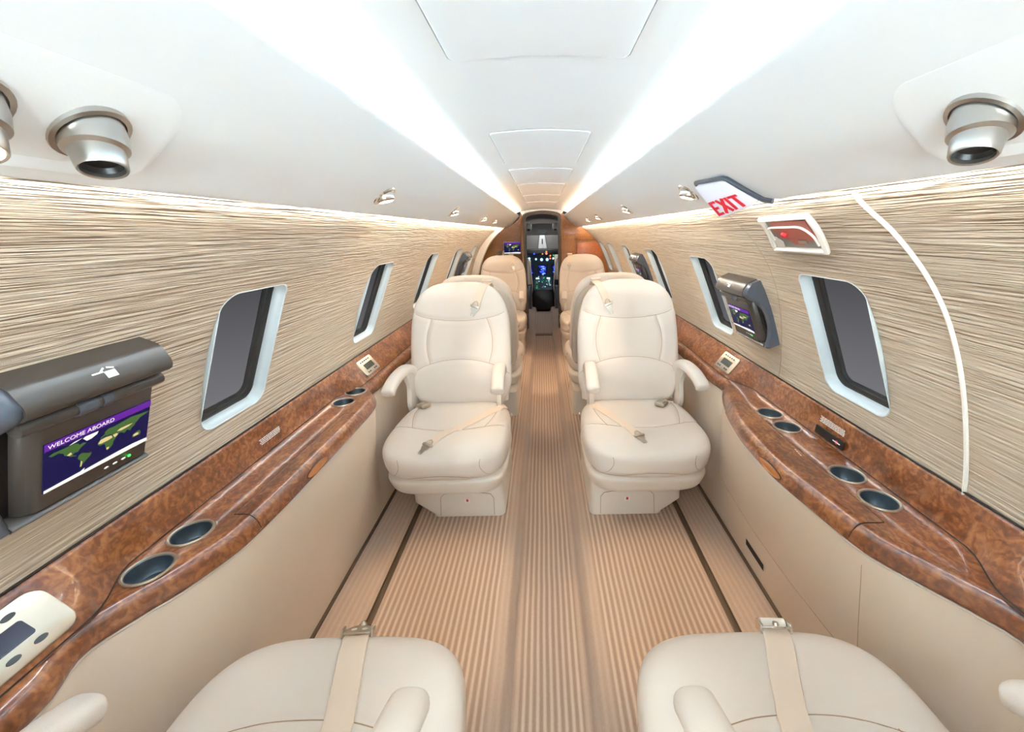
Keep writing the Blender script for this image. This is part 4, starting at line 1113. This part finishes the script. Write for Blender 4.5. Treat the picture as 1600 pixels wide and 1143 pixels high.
# entry recess on the left with grey door lining
d1 = emp('door_1', (-.9, 5.2, 0), kind='structure')
add('door_lining', loft([[(-(.95 if z < .7 else wallx(z) + .05), y, z) for z in [0, .3, .6, .75, .9, 1.0, 1.1, 1.15, 1.2, 1.27, 1.33, 1.38]] for y in (4.93, 5.62)]), M['cockgrey'], d1)
add('door_frame_bar', tube([(-(.90 if z < .7 else wallx(z) + .01), 5.14, z) for z in [0, .3, .6, .75, .9, 1.0, 1.1, 1.15, 1.2, 1.27, 1.32]], .014, 8), M['satin'], d1)
add('door_recess_edge', tube([(-(.90 if z < .7 else wallx(z) + .015), 5.05, z) for z in [0, .3, .6, .75, .9, 1.0, 1.1, 1.15, 1.2, 1.27, 1.32]], .022, 8), M['dark'], d1)
tag(add('entry_ledge', box_me(.26, .10, .030, .010, mat4=Matrix.Translation((-.715, 5.02, .895))), M['greyp']), 'grey padded ledge beside the entry door behind the farthest left seat', 'ledge')
# right bulkhead and left bulkhead in wood
def wallbul(s, y, x_in, zt=1.52):
    prof = [(x_in, 0), (.80, 0), (.86, .6), (.876, .74)] + [p for p in WS if p[1] > .76 and p[1] < 1.34] + [(.46, 1.345), (.36, 1.40), (.30, 1.455), (.285, 1.49), (x_in, 1.50)]
    return loft([[(s * x, yy, z) for x, z in prof] for yy in (y, y + .04)], closed_v=True, caps=True, angle=20)
wf = emp('wall_front', (0, Y1, 0), kind='structure')
add('bulkhead_panel', wallbul(1, Y1, XA), M['bulk'], wf)
add('bulkhead_panel', wallbul(-1, Y1 + .23, XA), M['bulk'], wf)
add('bulkhead_rail', box_me(.50, .014, .20, .003, mat4=Matrix.Translation((.50, Y1 - .006, 1.27))), M['bulk'], wf)
add('bulkhead_post', box_me(.16, .016, 1.2, .003, mat4=Matrix.Translation((.345, Y1 - .006, .62))), M['bulk'], wf)
add('bulkhead_inset', box_me(.34, .006, .60, .003, mat4=Matrix.Translation((.62, Y1 - .004, .84))), wood('inset_wood', (160, 84, 42), (186, 104, 56), (204, 122, 70), (1.2, 1.2, 4), .4), wf)
# door surround
d2 = emp('door_2', (0, Y1 + .1, 0), kind='structure')
arch = [(-XA, -.09), (-XA, 1.40), (-.225, 1.446), (-.16, 1.468), (0, 1.480), (.16, 1.468), (.225, 1.446), (XA, 1.40), (XA, -.09)]
arch = [(-XA, -.09), (-XA, .7), (-XA, 1.44)] + [(p.x, p.z) for p in catmull([(-XA, 0, 1.46), (-.234, 0, 1.494), (-.16, 0, 1.520), (0, 0, 1.536), (.16, 0, 1.520), (.234, 0, 1.494), (XA, 0, 1.46)], 4)] + [(XA, 1.44), (XA, .7), (XA, -.09)]
def inset(pts, d): return [(x * (1 - d / XA), z - (d if z > 1.2 else 0)) for x, z in pts]
add('door_casing', loft([[(x, y, z) for x, z in p] for y, p in ((Y1 - .015, arch), (Y1 - .02, inset(arch, .006)), (Y1 - .015, inset(arch, .018)), (Y1 + .06, inset(arch, .018)), (Y1 + .062, inset(arch, .034)), (Y1 + .25, inset(arch, .034)), (Y1 + .27, arch))], angle=50), pm('door_casing_grey', (112, 102, 94), .5), d2)
add('wood_jamb', join([box_me(.028, .05, 1.42, .003, mat4=Matrix.Translation((s * (XA + .012), Y1 - .025 if s > 0 else Y1 + .02, .70))) for s in (-1, 1)]), M['bulk'], d2)
add('header_panel', loft([[(x, Y1 + .01, z) for x, z in arch[3:-3]], [(x * 1.16, Y1 - .0, 1.56) for x, z in arch[3:-3]]]), M['white'], d2)
# left bulkhead flank between the arch and the jamb
add('bulkhead_flank', box_me(.02, .24, 1.5, .002, mat4=Matrix.Translation((-XA - .018, Y1 + .12, .75))), M['bulk'], wf)
# left wall screen on its arm
m4 = frame((-.405, Y1 + .19, 1.085), (1, 0, 0), (0, 0, 1), (0, -1, 0))
rt_ = emp('swivel_monitor', m4.translation, 'white framed monitor with a world map on the wood bulkhead left of the cockpit door', 'monitor')
add('monitor_frame', box_me(.232, .165, .016, .004, mat4=m4 @ Matrix.Translation((0, -.003, -.004))), M['ivory'], rt_)
screen_parts(m4 @ Matrix.Translation((0, 0, .0045)), .222, .145, rt_, text=False)
add('support_arm', tube([(-.515, 5.50, 1.05), (-.515, 5.40, 1.02), (-.52, 5.30, .90)], .010, 8), M['ivory'], rt_)
add('support_strut', tube([(-.56, 5.50, 1.04), (-.66, 5.25, .92)], .014, 8), M['greyp'], rt_)
m4 = frame((-.60, 5.38, 1.325), (1, 0, 0), (0, 0, 1), (0, -1, 0))
rt_ = emp('exit_sign', m4.translation, 'tiny tilted exit sign above the entry door at the far left', 'sign')
tm2 = m4 @ Matrix.Rotation(-.35, 4, 'Z')
add('sign_face', box_me(.075, .05, .008, .003, mat4=tm2), M['exit_white'], rt_)
ms = [text_me('EXIT', .030, tm2 @ Matrix.Translation((-.031, -.011, .0045)), .0003)]
add('sign_letters', join(ms), M['exit_red'], rt_)

# ------------------------------------------------------------------ cockpit
ck = emp('wall_cockpit', (0, 6.8, 0), kind='structure')
cx_ = [(-.95, -.1), (-.95, .7), (-.80, 1.15), (-.5, 1.42), (0, 1.52), (.5, 1.42), (.80, 1.15), (.95, .7), (.95, -.1)]
add('cockpit_liner', loft([[(x, y, z) for x, z in [(p.x, p.z) for p in catmull([(a, 0, b) for a, b in cx_], 4)]] for y in (Y1 + .27, 7.2, 8.6)]), M['cockgrey'], ck)
add('cockpit_nose', box_me(1.9, .04, 1.7, 0, mat4=Matrix.Translation((0, 8.6, .75))), M['cockgrey'], ck)
add('overhead_liner', loft([[(x, 7.35, 1.30 + .12 * math.cos(x * 2.2)) for x in [-.6 + .1 * i for i in range(13)]], [(x, 7.36, 1.235) for x in [-.6 + .1 * i for i in range(13)]], [(x, 7.7, 1.225) for x in [-.6 + .1 * i for i in range(13)]]]), M['cockgrey'], ck)
def flat(name, x, z, y, w, h, mat, par, d=.01, b=0.0): return add(name, box_me(w, d, h, b, mat4=Matrix.Translation((x, y, z))), mat, par)
flat('compass_recess', 0, 1.285, 7.345, .16, .06, M['black'], ck)
# windshield with centre post
wsd = emp('window_%d' % (nwin + 1), (0, 8.2, 1.1), kind='structure')
for s in (-1, 1): flat('pane', s * .33, 1.08, 8.50, .54, .34, pm('dusk_screen', (120, 118, 116), .4), wsd)
add('centre_post', slab([(-.10, -.20), (-.05, .16), (.05, .16), (.10, -.20)], .05, frame((0, 8.46, 1.08), (1, 0, 0), (0, 0, 1), (0, -1, 0)), .01), M['frame'], wsd)
flat('post_slot', 0, 1.10, 8.40, .018, .10, M['black'], wsd, .02)
# instrument panel
ip = emp('instrument_panel', (0, 8.2, .6), 'blue lit cockpit instrument panel with bright displays beyond the door', 'instrument panel')
add('glareshield', slab([(-.62, -.06), (-.60, .0), (-.3, .035), (0, .05), (.3, .035), (.60, .0), (.62, -.06)], .30, frame((0, 8.25, .925), (1, 0, 0), (0, 0, 1), (0, -1, 0)), .02), M['black'], ip)
flat('panel_board', 0, .58, 8.12, 1.2, .60, M['panelblue'], ip, .04)
for x in (-.40, -.22 + .0, .0, .22): pass
for x, w in ((-.255, .16), (0, .20), (.255, .16)):
    f = flat('display', x, .565, 8.095, w, .225, M['black'], ip, .02)
    flat('display_face', x, .565, 8.083, w - .025, .20, M['navy'], f, .006)
    random.seed(int(x * 100) + 50)
    add('display_glow', join([box_me(random.uniform(.02, w * .5), .004, random.uniform(.008, .022), 0, mat4=Matrix.Translation((x + random.uniform(-.3, .3) * w * .7, 8.078, .565 + random.uniform(-.08, .08)))) for _ in range(9)]), M['lit_blue'], f)
    add('display_text', join([box_me(random.uniform(.015, w * .3), .004, .006, 0, mat4=Matrix.Translation((x + random.uniform(-.3, .3) * w * .7, 8.074, .565 + random.uniform(-.09, .09)))) for _ in range(8)]), M['lit_cyan'], f)
for x, z, m_, r_ in ((-.26, .79, 'lit_cyan', .022), (-.13, .775, 'lit_cyan', .02), (-.02, .765, 'lit_cyan', .028), (.09, .765, 'lit_cyan', .028), (-.16, .885, 'lit_blue', .018), (.075, .885, 'lit_red', .02), (.075, .92, 'lit_red', .015), (.15, .845, 'lit_red', .015), (.21, .85, 'lit_green', .015), (.15, .785, 'lit_red', .015), (.21, .785, 'lit_white', .018), (0, .88, 'lit_red', .012)):
    add('gauge', lathe([(0, .012), (r_ * .8, .012), (r_, .0)], 18, aim((x, 8.085 if z < .83 else 7.94, z), (0, -1, 0), (0, 0, 1))), M[m_], ip)
# pedestal between the pilots
pd = emp('cockpit_pedestal', (0, 7.4, -.06), 'dark cockpit centre pedestal with green lit keys between the pilot seats', 'pedestal')
add('pedestal_body', slab([(-.20, 0), (-.21, .30), (-.16, .36), (0, .38), (.16, .36), (.21, .30), (.20, 0)], .9, frame((0, 8.05, -.06), (1, 0, 0), (0, 0, 1), (0, -1, 0)), .04), M['black'], pd)
add('pedestal_top', loft([[(x, y, z) for x in (-.17, 0, .17)] for y, z in ((7.22, .235), (7.45, .34), (7.8, .40), (8.08, .46))]), M['panelblue'], pd)
random.seed(4)
for m_, nn, nm in (('lit_green', 16, 'green_key'), ('lit_cyan', 14, 'pale_key'), ('keys', 40, 'dark_key')):
    ms = []
    for _ in range(nn):
        y = random.uniform(7.26, 8.0); x = random.uniform(-.14, .14); z = .235 + (y - 7.22) / .23 * .105 if y < 7.45 else .34 + (y - 7.45) / .35 * .06 if y < 7.8 else .40 + (y - 7.8) / .28 * .06
        ms.append(box_me(random.uniform(.012, .03), .015, .008, 0, mat4=Matrix.Translation((x, y, z + .004))))
    add(nm, join(ms), M[m_], pd)
add('lit_screen', join([box_me(.06, .01, .024, 0, mat4=Matrix.Translation((s * .105, 7.79, .435))) for s in (-1, 1)]), M['lit_white'], pd)
add('throttle', join([tube([(x, 7.62, .38), (x - .02, 7.58, .50)], .008, 8) for x in (-.04, .0)]), M['steel'], pd)
# pilot seats seen from behind through the door
for s, nm in ((-1, 'left'), (1, 'right')):
    ps = emp('pilot_seat', (s * .40, 7.1, -.06), '%s pilot seat back with a pale cover seen through the cockpit door' % nm, 'pilot seat', 'pilot seats')
    add('seat_back', box_me(.36, .14, .60, .05, mat4=Matrix.Translation((s * .42, 7.2, .42))), M['black'], ps)
    add('seat_cover', box_me(.085, .10, .42, .02, mat4=Matrix.Translation((s * .245, 7.06, .62 if s < 0 else .70))), M['shell'], ps)
    add('seat_frame', box_me(.10, .12, .52, .02, mat4=Matrix.Translation((s * .255, 7.02, .14))), M['tv2'], ps)
    add('frame_rail', tube([(s * .205, 6.97, -.05), (s * .20, 6.97, .34)], .010, 8), M['steel'], ps)
    add('harness', tube([Vector(p) for p in catmull([(s * .30, 7.05, .80), (s * .26, 7.0, .86), (s * .22, 6.98, .80), (s * .20, 6.98, .6), (s * .185, 6.98, .40), (s * .20, 6.98, .25)], 5)], .008, 6), M['webbing'], ps)
# overhead nozzles in the cockpit roof
for s, nm in ((-1, 'left'), (1, 'right')):
    g = emp('cockpit_air_vent', (s * .19, 6.2, 1.36), 'grey eyeball vent in the cockpit ceiling, %s side' % nm, 'air vent', 'cockpit ceiling vents')
    add('vent_body', lathe([(.045, -.05), (.045, .01), (.035, .03), (.02, .035), (.0, .03)], 24, aim((s * .20, 6.3, 1.34), (0, -.6, -1))), M['frame'], g)
    add('vent_bore', lathe([(.026, .034), (.018, .040), (.0, .040)], 20, aim((s * .20, 6.3, 1.34), (0, -.6, -1))), M['black'], g)
# threshold strip
tag(add('door_threshold', box_me(.46, .10, .012, .004, mat4=Matrix.Translation((0, 5.45, -.084))), M['groove']), 'dark threshold strip across the aisle under the cockpit door', 'threshold')

# rear end of the cabin
bk = add('wall_back', box_me(1.9, .04, 1.75, 0, mat4=Matrix.Translation((0, Y0 - .02, .76))), M['shell']); tag(bk, kind='structure')

# ------------------------------------------------------------------ light and world
w = bpy.data.worlds.new('outside'); SC.world = w; w.use_nodes = True
N, L = w.node_tree.nodes, w.node_tree.links
tc = N.new('ShaderNodeTexCoord'); sx = N.new('ShaderNodeSeparateXYZ'); L.new(tc.outputs['Generated'], sx.inputs[0])
mr = N.new('ShaderNodeMapRange'); mr.inputs[1].default_value = -.02; mr.inputs[2].default_value = -.50; L.new(sx.outputs[2], mr.inputs[0])
mx = N.new('ShaderNodeMix'); mx.data_type = 'RGBA'; mx.inputs[6].default_value = rgb(66, 66, 68); mx.inputs[7].default_value = rgb(158, 158, 160)
L.new(mr.outputs[0], mx.inputs[0]); L.new(mx.outputs[2], N['Background'].inputs[0]); N['Background'].inputs[1].default_value = 2 ** -EXPO
def area(name, loc, rot, sx_, sy_, e, col):
    ld = bpy.data.lights.new(name, 'AREA'); ld.shape = 'RECTANGLE'; ld.size = sx_; ld.size_y = sy_; ld.energy = e; ld.color = col
    o = bpy.data.objects.new(name, ld); COL.objects.link(o); o.location = loc; o.rotation_euler = rot; return o
tag(add('fill_light_panel', box_me(1.12, .02, .52, .006, mat4=Matrix.Translation((0, Y0 + .02, 1.05))), M['ivory']), 'wide white panel added on the rear bulkhead behind an unseen fill light', 'lamp')  # added out-of-view panel, gives the rear fill light a fixture
area('rear_fill_light', (0, -1.15, 1.15), (math.radians(-88), PI, 0), 1.1, .5, 17, (.66, .84, 1))  # added fill light behind the camera, brightens the near cabin
area('cockpit_fill_light', (0, 6.6, 1.44), (0, 0, 0), .4, .3, 1.6, (.9, .95, 1))  # added fill light, lifts the dim cockpit interior
area('windshield_fill_light', (0, 7.85, 1.33), (math.radians(50), 0, 0), .5, .1, 1.2, (1, .97, .94))  # added fill light tilted at the windshield panes so they show grey

SC.cycles.max_bounces = 14; SC.cycles.diffuse_bounces = 8; SC.cycles.glossy_bounces = 5; SC.cycles.transparent_max_bounces = 12
SC.cycles.sample_clamp_indirect = 6
SC.view_settings.view_transform = 'Standard'; SC.view_settings.look = 'None'; SC.view_settings.gamma = 1; SC.view_settings.use_curve_mapping = False
SC.view_settings.exposure = EXPO
